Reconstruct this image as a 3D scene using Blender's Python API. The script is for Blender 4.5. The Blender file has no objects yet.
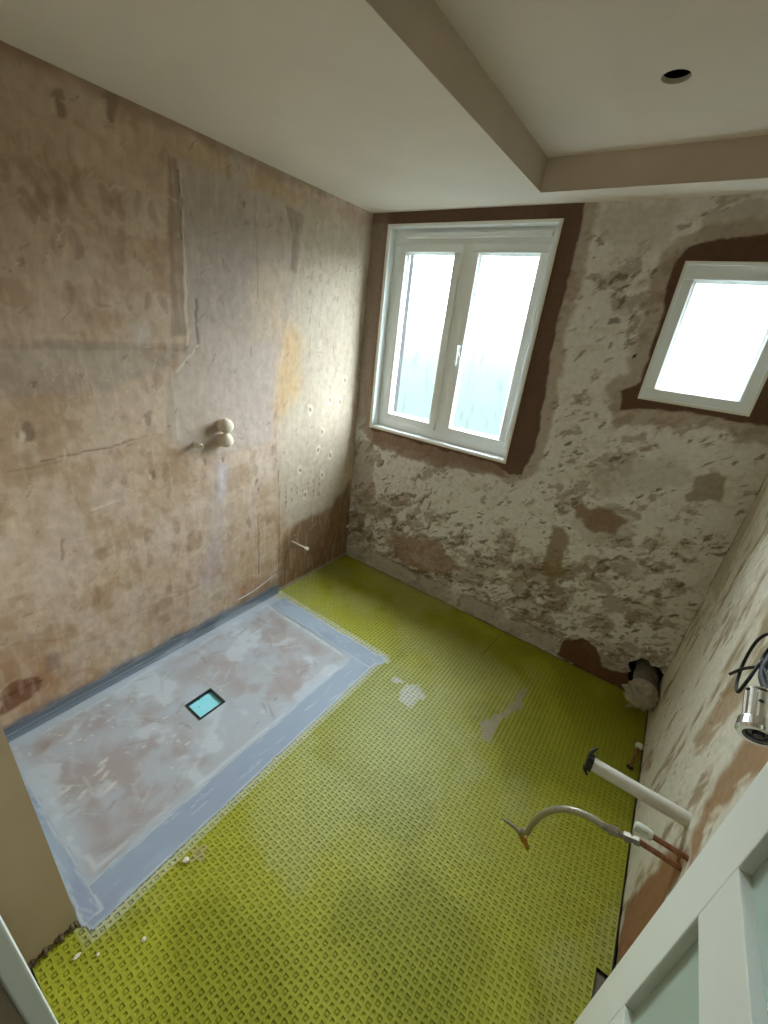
import bpy, bmesh, math, random
import numpy as np
from mathutils import Vector, Matrix

random.seed(7)
# ------------------------------------------------------------------ camera, world, exposure
scene = bpy.context.scene
COL = scene.collection
CAM = np.array([1.7944, -2.2856, 1.7104])
EUL = (1.1473, -0.1071, 0.6217)
FPX = 411.86
cd = bpy.data.cameras.new('camera')
cam = bpy.data.objects.new('camera', cd)
COL.objects.link(cam)
cam.location = CAM
cam.rotation_euler = EUL
cd.sensor_fit = 'HORIZONTAL'
cd.sensor_width = 36.0
cd.lens = FPX / 768 * 36.0
cd.clip_start = 0.01
scene.camera = cam

scene.view_settings.view_transform = 'Standard'
scene.view_settings.look = 'None'
scene.view_settings.gamma = 1.0
scene.view_settings.use_curve_mapping = False
scene.view_settings.exposure = 1.72
scene.cycles.use_denoising = True
scene.cycles.max_bounces = 14
scene.cycles.diffuse_bounces = 8
scene.cycles.sample_clamp_indirect = 6.0

SKY_STRENGTH = 18.0
world = bpy.data.worlds.new('overcast_sky')
scene.world = world
world.use_nodes = True
wn = world.node_tree
wn.nodes.clear()
w_out = wn.nodes.new('ShaderNodeOutputWorld')
w_bg = wn.nodes.new('ShaderNodeBackground')
w_tc = wn.nodes.new('ShaderNodeTexCoord')
w_sep = wn.nodes.new('ShaderNodeSeparateXYZ')
w_ramp = wn.nodes.new('ShaderNodeValToRGB')
w_map = wn.nodes.new('ShaderNodeMapRange')
wn.links.new(w_tc.outputs['Generated'], w_sep.inputs[0])
wn.links.new(w_sep.outputs['Z'], w_map.inputs['Value'])
w_map.inputs['From Min'].default_value = -1.0
w_map.inputs['From Max'].default_value = 1.0
wn.links.new(w_map.outputs[0], w_ramp.inputs[0])
e = w_ramp.color_ramp.elements          # overcast sky over grey-green ground, blended softly to paint in the frosted-glass blur
e[0].position = 0.30; e[0].color = (0.0105, 0.0140, 0.0140, 1)
e[1].position = 1.0; e[1].color = (0.94, 0.965, 1.04, 1)      # overcast: zenith about three times the horizon
for pos, c in ((0.37, (0.0118, 0.0152, 0.0152)), (0.43, (0.0138, 0.0172, 0.0172)), (0.465, (0.0165, 0.0192, 0.0192)), (0.50, (0.024, 0.025, 0.025))):
    k = e.new(pos); k.color = (*c, 1)
k = e.new(0.57); k.color = (0.555, 0.575, 0.62, 1)
wn.links.new(w_ramp.outputs[0], w_bg.inputs['Color'])
w_bg.inputs['Strength'].default_value = SKY_STRENGTH
wn.links.new(w_bg.outputs[0], w_out.inputs[0])

# room in metres: x from the left wall, y = 0 at the window wall (room at y < 0), z up
W, HL, HU = 2.1855, 2.30, 2.418
YF = -2.33                                   # entry wall
NIBX, NIBY = 0.8365, -2.21                   # short thick wall at the end of the shower
BX, BY = 1.0267, -0.1674                     # ceiling bulkhead edges
WIN1 = (0.129, 1.095, 1.081, 2.239)
WIN2 = (1.637, 2.0385, 1.540, 2.079)

def portal(name, x0, x1, z0, z1, y, into):
    l = bpy.data.lights.new(name, 'AREA')
    l.shape = 'RECTANGLE'; l.size = x1 - x0; l.size_y = z1 - z0
    l.cycles.is_portal = True
    o = bpy.data.objects.new(name, l); COL.objects.link(o)
    o.location = ((x0 + x1) / 2, y, (z0 + z1) / 2)
    o.rotation_euler = (-math.pi / 2 if into < 0 else math.pi / 2, 0, 0)
    return o
portal('window_sky_portal', *WIN1, 0.31, -1)
portal('small_window_sky_portal', *WIN2, 0.31, -1)

# ------------------------------------------------------------------ helpers
def srgb(r, g, b):
    f = lambda c: c / 12.92 if c <= 0.04045 else ((c + 0.055) / 1.055) ** 2.4
    return (f(r / 255), f(g / 255), f(b / 255))

def euler_np(a, b, c):
    Rx = np.array([[1, 0, 0], [0, math.cos(a), -math.sin(a)], [0, math.sin(a), math.cos(a)]])
    Ry = np.array([[math.cos(b), 0, math.sin(b)], [0, 1, 0], [-math.sin(b), 0, math.cos(b)]])
    Rz = np.array([[math.cos(c), -math.sin(c), 0], [math.sin(c), math.cos(c), 0], [0, 0, 1]])
    return Rz @ Ry @ Rx
RC = euler_np(*EUL)

def on(px, py, axis, val):
    """photo pixel -> point on the plane axis = val"""
    d = RC @ np.array([(px - 384) / FPX, -(py - 512) / FPX, -1.0])
    return CAM + d * ((val - CAM[axis]) / d[axis])

def material(name, color=(0.8, 0.8, 0.8), rough=0.6, metal=0.0, attr=None, noise=None, bump=None, spec=0.5, **kw):
    """noise = (scale, low, high): brightness variation; bump = (scale, strength, distance)"""
    m = bpy.data.materials.new(name)
    m.use_nodes = True
    nt = m.node_tree
    p = nt.nodes['Principled BSDF']
    p.inputs['Roughness'].default_value = rough
    p.inputs['Metallic'].default_value = metal
    p.inputs['Specular IOR Level'].default_value = spec
    p.inputs['Base Color'].default_value = (*color, 1)
    for k_, v_ in kw.items():
        p.inputs[k_.replace('_', ' ')].default_value = v_
    tc = nt.nodes.new('ShaderNodeTexCoord')
    src = None
    if attr:
        a = nt.nodes.new('ShaderNodeAttribute'); a.attribute_name = attr
        src = a.outputs['Color']
    if noise:
        n = nt.nodes.new('ShaderNodeTexNoise')
        n.inputs['Scale'].default_value = noise[0]; n.inputs['Detail'].default_value = 5
        nt.links.new(tc.outputs['Object'], n.inputs['Vector'])
        mr = nt.nodes.new('ShaderNodeMapRange')
        mr.inputs['From Min'].default_value = 0.3; mr.inputs['From Max'].default_value = 0.7
        mr.inputs['To Min'].default_value = noise[1]; mr.inputs['To Max'].default_value = noise[2]
        nt.links.new(n.outputs['Fac'], mr.inputs['Value'])
        mx = nt.nodes.new('ShaderNodeMix'); mx.data_type = 'RGBA'; mx.blend_type = 'MULTIPLY'
        mx.inputs[0].default_value = 1.0
        if src is not None: nt.links.new(src, mx.inputs[6])
        else: mx.inputs[6].default_value = (*color, 1)
        nt.links.new(mr.outputs[0], mx.inputs[7])
        src = mx.outputs[2]
    if src is not None:
        nt.links.new(src, p.inputs['Base Color'])
    if bump:
        n2 = nt.nodes.new('ShaderNodeTexNoise')
        n2.inputs['Scale'].default_value = bump[0]; n2.inputs['Detail'].default_value = 6
        nt.links.new(tc.outputs['Object'], n2.inputs['Vector'])
        b = nt.nodes.new('ShaderNodeBump')
        b.inputs['Strength'].default_value = bump[1]; b.inputs['Distance'].default_value = bump[2]
        nt.links.new(n2.outputs['Fac'], b.inputs['Height'])
        nt.links.new(b.outputs[0], p.inputs['Normal'])
    return m

def tag(o, label=None, cat=None, group=None, kind=None):
    if label: o['label'] = label
    if cat: o['category'] = cat
    if group: o['group'] = group
    if kind: o['kind'] = kind
    return o

def link(name, me, mat, parent=None):
    o = bpy.data.objects.new(name, me)
    COL.objects.link(o)
    for m in (mat if isinstance(mat, (list, tuple)) else [mat]):
        me.materials.append(m)
    if parent is not None:
        o.parent = parent
        o.matrix_parent_inverse = parent.matrix_basis.inverted()
    return o

def empty(name, loc, label, cat, group=None, kind=None):
    o = bpy.data.objects.new(name, None)
    o.empty_display_size = 0.05
    COL.objects.link(o)
    o.location = Vector(loc)
    return tag(o, label, cat, group, kind)

def obj(name, bm, mat, parent=None, smooth=False, angle=None):
    bmesh.ops.recalc_face_normals(bm, faces=bm.faces[:])
    if smooth:
        for f in bm.faces: f.smooth = True
        if angle:
            for ed in bm.edges:
                if len(ed.link_faces) == 2 and ed.calc_face_angle(0) > angle: ed.smooth = False
    me = bpy.data.meshes.new(name)
    bm.to_mesh(me); bm.free()
    return link(name, me, mat, parent)

def box(bm, x0, x1, y0, y1, z0, z1, bev=0.0):
    vs = [bm.verts.new((x, y, z)) for x in (x0, x1) for y in (y0, y1) for z in (z0, z1)]
    fs = []
    for q in ((0, 1, 3, 2), (4, 6, 7, 5), (0, 4, 5, 1), (2, 3, 7, 6), (0, 2, 6, 4), (1, 5, 7, 3)):
        fs.append(bm.faces.new([vs[i] for i in q]))
    if bev:
        es = list({ed for f in fs for ed in f.edges})
        bmesh.ops.bevel(bm, geom=es, offset=bev, segments=2, affect='EDGES', profile=0.6)
    return bm

def nb(): return bmesh.new()

def frame_of(axis):
    a = Vector(axis).normalized()
    t = Vector((0, 0, 1)) if abs(a.z) < 0.9 else Vector((1, 0, 0))
    u = a.cross(t).normalized()
    return a, u, a.cross(u).normalized()

def lathe(bm, origin, axis, prof, seg=24, mod=None):
    """prof: list of (distance along axis, radius); radius 0 closes it. mod(i) scales the radius round the axis"""
    a, u, v = frame_of(axis)
    o = Vector(origin); rings = []
    for d, r in prof:
        if r <= 1e-6:
            rings.append([bm.verts.new(o + a * d)])
        else:
            rr = []
            for i in range(seg):
                t = 2 * math.pi * i / seg
                s = r * (mod(i, d) if mod else 1)
                rr.append(bm.verts.new(o + a * d + (u * math.cos(t) + v * math.sin(t)) * s))
            rings.append(rr)
    for A, B in zip(rings, rings[1:]):
        for i in range(seg):
            j = (i + 1) % seg
            if len(A) == 1 and len(B) == 1: continue
            if len(A) == 1: bm.faces.new((A[0], B[i], B[j]))
            elif len(B) == 1: bm.faces.new((A[i], A[j], B[0]))
            else: bm.faces.new((A[i], A[j], B[j], B[i]))
    return bm

def smooth_path(pts, n=10):
    P = [Vector(p) for p in pts]
    P = [P[0] * 2 - P[1]] + P + [P[-1] * 2 - P[-2]]
    out = []
    for i in range(1, len(P) - 2):
        for s in range(n):
            t = s / n
            a, b, c, d = P[i - 1], P[i], P[i + 1], P[i + 2]
            out.append(0.5 * ((2 * b) + (c - a) * t + (2 * a - 5 * b + 4 * c - d) * t * t + (3 * b - a - 3 * c + d) * t ** 3))
    out.append(P[-2])
    return out

def tube(bm, pts, r, seg=10, n=10, smooth=True):
    path = smooth_path(pts, n) if smooth else [Vector(p) for p in pts]
    up = None; rings = []
    for i, p in enumerate(path):
        t = (path[min(i + 1, len(path) - 1)] - path[max(i - 1, 0)]).normalized()
        if up is None: up = frame_of(t)[1]
        up = (up - t * up.dot(t)).normalized()
        w = t.cross(up)
        rad = r(i / (len(path) - 1)) if callable(r) else r
        rings.append([bm.verts.new(p + (up * math.cos(2 * math.pi * k_ / seg) + w * math.sin(2 * math.pi * k_ / seg)) * rad) for k_ in range(seg)])
    for A, B in zip(rings, rings[1:]):
        for k_ in range(seg):
            bm.faces.new((A[k_], A[(k_ + 1) % seg], B[(k_ + 1) % seg], B[k_]))
    bm.faces.new(rings[0][::-1]); bm.faces.new(rings[-1])
    return bm

# ---- 2-D value noise, polygons and strokes for plaster colouring (wall coordinates, metres)
def vnoise(u, v, seed):
    rs = np.random.RandomState(seed); T = rs.rand(256, 256)
    iu = np.floor(u).astype(int); iv = np.floor(v).astype(int)
    fu = u - iu; fv = v - iv
    fu = fu * fu * (3 - 2 * fu); fv = fv * fv * (3 - 2 * fv)
    g = lambda a, b: T[a % 256, b % 256]
    return (g(iu, iv) * (1 - fu) + g(iu + 1, iv) * fu) * (1 - fv) + (g(iu, iv + 1) * (1 - fu) + g(iu + 1, iv + 1) * fu) * fv

def fbm(u, v, su, sv=None, octv=4, seed=0, gain=0.55):
    sv = sv or su
    s = 0; a = 1; t = 0
    for i in range(octv):
        s = s + a * vnoise(u * su * 2 ** i + 17.3 * i, v * sv * 2 ** i + 5.1 * i, seed + i); t += a; a *= gain
    return s / t

def sstep(a, b, x):
    t = np.clip((x - a) / (b - a), 0, 1)
    return t * t * (3 - 2 * t)

def sdf_poly(u, v, poly):
    d = np.full(u.shape, 1e9); inside = np.zeros(u.shape, bool)
    n = len(poly)
    for i in range(n):
        ax, ay = poly[i]; bx, by = poly[(i + 1) % n]
        ex, ey = bx - ax, by - ay
        t = np.clip(((u - ax) * ex + (v - ay) * ey) / (ex * ex + ey * ey + 1e-12), 0, 1)
        d = np.minimum(d, np.hypot(u - ax - t * ex, v - ay - t * ey))
        if abs(by - ay) > 1e-12:
            inside ^= ((ay > v) != (by > v)) & (u < (bx - ax) * (v - ay) / (by - ay) + ax)
    return np.where(inside, -d, d)

class Plaster:
    """a wall face: grid of points with a colour and a height (relief) each"""
    def __init__(self, us, vs, base, seed):
        self.us, self.vs = us, vs
        self.U, self.V = np.meshgrid(us, vs, indexing='ij')
        self.C = np.ones(self.U.shape + (3,)) * np.array(srgb(*base))
        self.H = np.zeros(self.U.shape)
        self.rs = np.random.RandomState(seed); self.seed = seed
    def mix(self, mask, col, h=0.0):
        m = np.clip(mask, 0, 1)
        self.C = self.C * (1 - m[..., None]) + np.array(srgb(*col)) * m[..., None]
        self.H = self.H + h * m
    def n(self, s, sv=None, seed=0, octv=4): return fbm(self.U, self.V, s, sv, octv, self.seed * 31 + seed)
    def poly(self, pts, ragged=0.03, soft=0.01, scale=14, seed=0, grow=0.0):
        wob = (fbm(self.U, self.V, scale, scale, 4, self.seed * 53 + seed) - 0.5) * 2 * ragged
        return 1 - sstep(-soft, soft, sdf_poly(self.U, self.V, pts) + wob - grow)
    def stroke(self, u, v, ang, ln, wd, col, alpha=1.0, h=0.0, taper=True):
        R = ln / 2 + wd * 2
        i0, i1 = np.searchsorted(self.us, [u - R, u + R]); j0, j1 = np.searchsorted(self.vs, [v - R, v + R])
        if i1 <= i0 or j1 <= j0: return
        du = self.U[i0:i1, j0:j1] - u; dv = self.V[i0:i1, j0:j1] - v
        ca, sa = math.cos(ang), math.sin(ang)
        p = du * ca + dv * sa; q = -du * sa + dv * ca
        q = q + 0.25 * wd * np.sin(p / ln * 5 + u * 50)
        ww = wd * (np.sqrt(np.maximum(0, 1 - (2 * p / ln) ** 2)) if wd > 0.012 else 1.05 - (2 * p / ln) ** 2) if taper else wd * np.ones_like(p)
        m = (1 - sstep(0.55, 1.0, np.abs(q) / np.maximum(ww, 1e-4))) * (np.abs(p) < ln / 2) * (ww > 0) * alpha
        c = self.C[i0:i1, j0:j1]
        self.C[i0:i1, j0:j1] = c * (1 - m[..., None]) + np.array(srgb(*col)) * m[..., None]
        self.H[i0:i1, j0:j1] += h * m
    def line(self, a, b, wd, col, alpha=1.0, h=0.0, segs=7, wob=0.004):
        a = np.array(a); b = np.array(b)
        pts = [a + (b - a) * k_ / segs + (self.rs.randn(2) * wob if 0 < k_ < segs else 0) for k_ in range(segs + 1)]
        lo = np.minimum.reduce(pts) - 0.02; hi = np.maximum.reduce(pts) + 0.02
        i0, i1 = np.searchsorted(self.us, [lo[0], hi[0]]); j0, j1 = np.searchsorted(self.vs, [lo[1], hi[1]])
        if i1 <= i0 or j1 <= j0: return
        u = self.U[i0:i1, j0:j1]; v = self.V[i0:i1, j0:j1]; d = np.full(u.shape, 1e9)
        for p, q in zip(pts, pts[1:]):
            e_ = q - p; t = np.clip(((u - p[0]) * e_[0] + (v - p[1]) * e_[1]) / (e_ @ e_), 0, 1)
            d = np.minimum(d, np.hypot(u - p[0] - t * e_[0], v - p[1] - t * e_[1]))
        w_ = max(wd, 0.0036) * (0.6 + 0.8 * fbm(u, v, 22, 22, 2, self.seed + 5))
        m = (1 - sstep(0.3, 1.15, d / w_)) * alpha * min(1, wd / 0.0042 + 0.2)
        self.C[i0:i1, j0:j1] = self.C[i0:i1, j0:j1] * (1 - m[..., None]) + np.array(srgb(*col)) * m[..., None]
        self.H[i0:i1, j0:j1] += h * m
    def mesh(self, name, place, keep, mat, parent=None):
        """place(U, V, H) -> x, y, z arrays; keep(uc, vc) -> which quads stay"""
        nu, nv = self.U.shape
        X, Y, Z = place(self.U, self.V, self.H)
        co = np.stack([X, Y, Z], -1).reshape(-1, 3).astype(np.float32)
        idx = np.arange(nu * nv).reshape(nu, nv)
        q = np.stack([idx[:-1, :-1], idx[1:, :-1], idx[1:, 1:], idx[:-1, 1:]], -1)
        uc = (self.U[:-1, :-1] + self.U[1:, 1:]) / 2; vc = (self.V[:-1, :-1] + self.V[1:, 1:]) / 2
        return grid_object(name, co, q[keep(uc, vc)].reshape(-1, 4), self.C.reshape(-1, 3), mat, parent)

def grid_object(name, co, quads, cols, mat, parent=None, smooth=True):
    me = bpy.data.meshes.new(name)
    me.vertices.add(len(co)); me.vertices.foreach_set('co', co.ravel())
    me.loops.add(quads.size); me.loops.foreach_set('vertex_index', quads.ravel().astype(np.int32))
    me.polygons.add(len(quads))
    me.polygons.foreach_set('loop_start', np.arange(0, quads.size, 4, dtype=np.int32))
    me.polygons.foreach_set('use_smooth', np.full(len(quads), smooth, dtype=bool))
    me.update(calc_edges=True); me.validate()
    at = me.color_attributes.new('tint', 'FLOAT_COLOR', 'POINT')
    c4 = np.ones((len(co), 4), np.float32); c4[:, :3] = cols
    at.data.foreach_set('color', c4.ravel())
    return link(name, me, mat, parent)

def axis_lin(breaks, step):
    out = []
    for a, b in zip(breaks, breaks[1:]):
        n = max(1, int(round((b - a) / step)))
        out += list(np.linspace(a, b, n, endpoint=False))
    return np.array(out + [breaks[-1]])

def px_back(pts): return [(p[0], p[2]) for p in (on(*q, 1, 0.0) for q in pts)]
def px_left(pts): return [(p[1], p[2]) for p in (on(*q, 0, 0.0) for q in pts)]
def px_right(pts): return [(p[1], p[2]) for p in (on(*q, 0, W) for q in pts)]
def px_floor(pts): return [(p[0], p[1]) for p in (on(*q, 2, 0.0) for q in pts)]

# ------------------------------------------------------------------ materials
M = {}
M['plaster'] = material('old_plaster', attr='tint', rough=0.85, noise=(38, 0.90, 1.08), bump=(60, 0.35, 0.004), spec=0.25)
M['left_plaster'] = material('skimmed_plaster', attr='tint', rough=0.72, noise=(22, 0.90, 1.08), bump=(26, 0.35, 0.004), spec=0.25)
M['ceiling'] = material('ceiling_plaster', srgb(220, 208, 196), rough=0.8, noise=(2.2, 0.95, 1.03), bump=(90, 0.10, 0.002), spec=0.3)
M['bulkhead'] = material('bulkhead_plaster', srgb(232, 222, 210), rough=0.75, noise=(2.6, 0.94, 1.03), bump=(70, 0.10, 0.002), spec=0.3)
M['nib'] = material('bare_brown_plaster', srgb(188, 170, 146), rough=0.8, noise=(5, 0.92, 1.05), bump=(50, 0.1, 0.002))
M['board_edge'] = material('cut_plasterboard', srgb(205, 198, 180), rough=0.9)
M['void'] = material('dark_void', srgb(14, 13, 12), rough=0.95)  # near-black colour stands in for the darkness of unlit hollows
M['hall'] = material('hall_wall_paint', srgb(232, 228, 218), rough=0.8)
M['hall_floor'] = material('hall_carpet', srgb(150, 140, 122), rough=0.95, bump=(300, 0.4, 0.004))
M['slab'] = material('floor_screed', srgb(122, 112, 98), rough=0.9, noise=(9, 0.85, 1.1))
M['membrane'] = material('yellow_decoupling_matting', attr='tint', rough=0.48, spec=0.4)
M['tray'] = material('wet_room_former', attr='tint', rough=0.5, bump=(40, 0.2, 0.002), spec=0.4)
M['upvc'] = material('white_upvc', srgb(238, 242, 242), rough=0.35)
M['door'] = material('white_satin_paint', srgb(234, 236, 228), rough=0.4, bump=(120, 0.04, 0.001))
M['door_glass'] = material('frosted_door_glass', srgb(178, 196, 186), rough=0.35)
M['sealant'] = material('white_sealant', srgb(232, 228, 216), rough=0.6, bump=(80, 0.5, 0.003))
M['white_plastic'] = material('white_waste_plastic', srgb(214, 210, 198), rough=0.4, noise=(30, 0.9, 1.02))
M['black_rubber'] = material('black_rubber', srgb(10, 10, 10), rough=0.6)
M['copper'] = material('tarnished_copper', srgb(156, 106, 80), rough=0.35, metal=0.85, noise=(60, 0.6, 1.15))
M['chrome'] = material('chrome', srgb(240, 242, 244), rough=0.16, metal=1.0)
M['brass'] = material('brass', srgb(196, 140, 62), rough=0.35, metal=0.85, noise=(80, 0.7, 1.1))
M['nickel'] = material('dull_nickel', srgb(160, 152, 136), rough=0.4, metal=0.8, noise=(70, 0.75, 1.1))
M['cap_white'] = material('white_push_fit_plastic', srgb(205, 208, 192), rough=0.45)
M['soil'] = material('grey_soil_pipe_plastic', srgb(118, 114, 100), rough=0.55, noise=(16, 0.8, 1.1))
M['bag'] = material('crumpled_polythene', srgb(176, 168, 150), rough=0.4, noise=(30, 0.8, 1.1))
M['dab'] = material('plaster_coated_cap', srgb(222, 208, 186), rough=0.85, noise=(60, 0.85, 1.05), bump=(120, 0.3, 0.003))
M['cyan'] = material('pale_cyan_foam', srgb(150, 226, 238), rough=0.55)
M['black_plastic'] = material('black_plastic', srgb(30, 36, 38), rough=0.4)
M['crumb'] = material('dry_plaster_crumb', srgb(226, 220, 204), rough=0.9)
M['lens'] = material('dark_lens', srgb(40, 42, 44), rough=0.1)

# braided steel hose
mb = material('braided_hose', srgb(176, 168, 148), rough=0.4, metal=0.55)
nt = mb.node_tree
tc = nt.nodes.new('ShaderNodeTexCoord'); ck = nt.nodes.new('ShaderNodeTexChecker')
ck.inputs['Scale'].default_value = 420
ck.inputs['Color1'].default_value = (*srgb(196, 188, 168), 1); ck.inputs['Color2'].default_value = (*srgb(134, 126, 106), 1)
nt.links.new(tc.outputs['Object'], ck.inputs['Vector'])
nt.links.new(ck.outputs['Color'], nt.nodes['Principled BSDF'].inputs['Base Color'])
M['braid'] = mb

def frosted(name, tint):
    m = bpy.data.materials.new(name); m.use_nodes = True
    nt = m.node_tree; nt.nodes.clear()
    out = nt.nodes.new('ShaderNodeOutputMaterial')
    tr = nt.nodes.new('ShaderNodeBsdfTransparent'); tr.inputs[0].default_value = (*tint, 1)
    tl = nt.nodes.new('ShaderNodeBsdfTranslucent'); tl.inputs[0].default_value = (0.85, 0.93, 0.92, 1)
    mx = nt.nodes.new('ShaderNodeMixShader'); mx.inputs[0].default_value = 0.004
    tc = nt.nodes.new('ShaderNodeTexCoord')
    mp = nt.nodes.new('ShaderNodeMapping'); mp.inputs['Rotation'].default_value = (0, 0.9, 0); mp.inputs['Scale'].default_value = (26, 4, 7)
    n = nt.nodes.new('ShaderNodeTexNoise'); n.inputs['Scale'].default_value = 1.0; n.inputs['Detail'].default_value = 3
    mr = nt.nodes.new('ShaderNodeMapRange')
    mr.inputs['From Min'].default_value = 0.55; mr.inputs['From Max'].default_value = 0.75
    nt.links.new(tc.outputs['Object'], mp.inputs[0]); nt.links.new(mp.outputs[0], n.inputs['Vector'])
    nt.links.new(n.outputs['Fac'], mr.inputs['Value'])
    sm = nt.nodes.new('ShaderNodeMix'); sm.data_type = 'RGBA'       # faint smears on the frosting
    sm.inputs[6].default_value = (*tint, 1); sm.inputs[7].default_value = (tint[0] * 0.88, tint[1] * 0.91, tint[2] * 0.91, 1)
    nt.links.new(mr.outputs[0], sm.inputs[0]); nt.links.new(sm.outputs[2], tr.inputs[0])
    nt.links.new(tr.outputs[0], mx.inputs[1]); nt.links.new(tl.outputs[0], mx.inputs[2])
    gl = nt.nodes.new('ShaderNodeBsdfGlossy'); gl.inputs['Roughness'].default_value = 0.35
    m2 = nt.nodes.new('ShaderNodeMixShader'); m2.inputs[0].default_value = 0.04
    nt.links.new(mx.outputs[0], m2.inputs[1]); nt.links.new(gl.outputs[0], m2.inputs[2])
    nt.links.new(m2.outputs[0], out.inputs[0])
    return m
M['frost'] = frosted('frosted_window_glass', (0.93, 0.99, 0.98))

# ------------------------------------------------------------------ wall_back (window wall)
STEP = 0.0065
P = Plaster(axis_lin([0, WIN1[0], WIN1[1], WIN2[0], WIN2[1], W], STEP), axis_lin([0, WIN1[2], WIN2[2], WIN2[3], WIN1[3], HL], STEP), (224, 221, 210), 3)
U, V = P.U, P.V
# scraped-off adhesive: tan and brown show through the cream, more towards the lower left
rs = P.rs
wu = U + 0.05 * (P.n(7, seed=50) - 0.5); wv = V + 0.05 * (P.n(7, seed=51) - 0.5)
def smear(th, sl, sw_, sd, octv=4):
    return fbm(wu * math.cos(th) + wv * math.sin(th), -wu * math.sin(th) + wv * math.cos(th), sl, sw_, octv, 400 + sd)
big = P.n(4, seed=1); mid = P.n(12, 10, seed=2); fine = P.n(45, 40, seed=3)
low = 1 - sstep(0.1, 1.25, V + 0.22 * U)
dens = 0.36 * low + 0.12 * (1 - sstep(0.9, 1.3, V)) + 0.14 * sstep(1.85, 2.15, V) * sstep(1.15, 1.4, U) - 0.06 * sstep(1.1, 1.4, V) * (U > 1.1)
a1 = 0.34 * big + 0.33 * smear(0.75, 6, 14, 1) + 0.2 * smear(-0.5, 8, 16, 2) + 0.13 * fine
P.mix(sstep(0.0, 0.035, a1 - (0.565 - 0.22 * dens)) * 0.72, (160, 144, 126), -0.0008)
a2 = 0.25 * big + 0.4 * smear(0.9, 10, 24, 3) + 0.35 * smear(0.3, 13, 20, 4)
P.mix(sstep(0.0, 0.04, a2 - (0.60 - 0.20 * dens)) * 0.65, (146, 124, 100), -0.0010)
a3 = 0.2 * big + 0.45 * smear(0.6, 14, 40, 5, 3) + 0.35 * smear(1.1, 20, 34, 6, 3)
P.mix(sstep(0.0, 0.03, a3 - (0.655 - 0.22 * dens)) * 0.75, (108, 90, 68), -0.0012)
P.mix(sstep(0.0, 0.03, smear(0.2, 14, 34, 7) - 0.60) * 0.7, (214, 208, 192), 0.0008)
# curved ridges left by the scraper
for sd, t_, w_ in ((10, 0.5, 0.007), (11, 0.46, 0.006), (12, 0.54, 0.006)):
    r_ = smear(0.4 + sd, 8, 11, sd, 3)
    g_ = sstep(0.48, 0.58, P.n(6, seed=60 + sd)) * (0.3 + 0.7 * (1 - sstep(0.9, 1.4, V)))
    P.mix((1 - sstep(0.0, w_, np.abs(r_ - t_))) * g_ * 0.75, (104, 88, 66), -0.0012)
    P.mix((1 - sstep(0.0, w_, np.abs(r_ - t_ - 1.6 * w_))) * g_ * 0.6, (222, 216, 200), 0.0012)
# chipped scraper marks in clusters
for k_ in range(2100):
    u, v = rs.uniform(0, W), rs.uniform(0.03, HL)
    d = float(vnoise(np.array(u * 7.0), np.array(v * 7.0), 77))
    if d < 0.46 or rs.rand() > (0.5 + 0.5 * (1 - min(1, max(0, (v - 0.3) / 1.0)))): continue
    ang = (0.75 if v > 0.7 else rs.choice([0.6, 0.9, -0.3])) + rs.randn() * 0.35
    ln = rs.uniform(0.015, 0.065); wd = rs.choice([0.003, 0.005, 0.009]) * rs.uniform(0.7, 1.3)
    c = [(98, 82, 62), (124, 106, 84), (142, 122, 98), (218, 212, 196)][rs.choice(4, p=[.28, .3, .22, .2])]
    P.stroke(u, v, ang, ln, wd, c, rs.uniform(0.4, 0.9), -0.0008)
# cleaner cream patches
for pts in ([(560, 150 + 370), (610, 500), (640, 525), (590, 545)], [(590, 470), (680, 455), (690, 480), (600, 500)], [(600, 210), (680, 208), (665, 250), (600, 240)]):
    P.mix(P.poly(px_back(pts), 0.04, 0.02, seed=len(pts)) * 0.65, (196, 190, 173), 0.0006)
# brown bare patches
for pts, c, a in (
    ([(575, 508), (600, 505), (625, 520), (612, 535), (585, 530)], (140, 112, 84), 0.85),
    ([(552, 525), (566, 530), (562, 575), (548, 585), (545, 560)], (140, 116, 82), 0.8),
    ([(690, 480), (725, 470), (720, 500), (690, 500)], (136, 112, 86), 0.7),
    ([(390, 530), (440, 545), (460, 570), (430, 575), (395, 555)], (158, 132, 106), 0.7),
    ([(352, 440), (372, 440), (375, 500), (352, 520)], (150, 126, 102), 0.5),
    ([(700, 210), (768, 200), (768, 240), (700, 240)], (150, 130, 106), 0.45)):
    P.mix(P.poly(px_back(pts), 0.035, 0.01, 20, seed=int(pts[0][0])) * a, c, -0.0012)
# skirting zone: smoother cream strip
P.mix((1 - sstep(0.10, 0.14, V + 0.05 * (P.n(8, seed=12) - 0.5))) * (0.55 + 0.35 * sstep(0.4, 0.6, mid)), (190, 184, 166), 0.0008)
P.mix((1 - sstep(0.0, 0.004, np.abs(V - 0.135 - 0.01 * (big - 0.5)))) * 0.6, (110, 96, 74), -0.001)
# fresh brown render round the windows, with a pinkish halo
b1 = px_back([(369, 205), (584, 196), (582, 215), (576, 250), (564, 296), (556, 330), (549, 365), (545, 400), (541, 425), (534, 448), (521, 474), (508, 474), (496, 463), (470, 458), (372, 430)])
b2 = px_back([(676, 262), (690, 247), (720, 238), (768, 231), (800, 230), (800, 432), (745, 424), (700, 414), (660, 410), (622, 409), (620, 391), (642, 382), (650, 350), (660, 318), (668, 285)])
for pts, sd in ((b1, 5), (b2, 6)):
    P.mix(P.poly(pts, 0.035, 0.012, 15, seed=sd + 10, grow=0.06) * 0.7, (164, 144, 122), 0.0003)
P.mix(P.poly(px_back([(372, 428), (500, 460), (505, 476), (440, 468), (372, 445)]), 0.03, 0.012, 12, seed=44) * 0.8, (140, 112, 88))
P.mix(P.poly(b1, 0.016, 0.004, 17, seed=21), (106, 82, 66), 0.0015)
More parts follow.
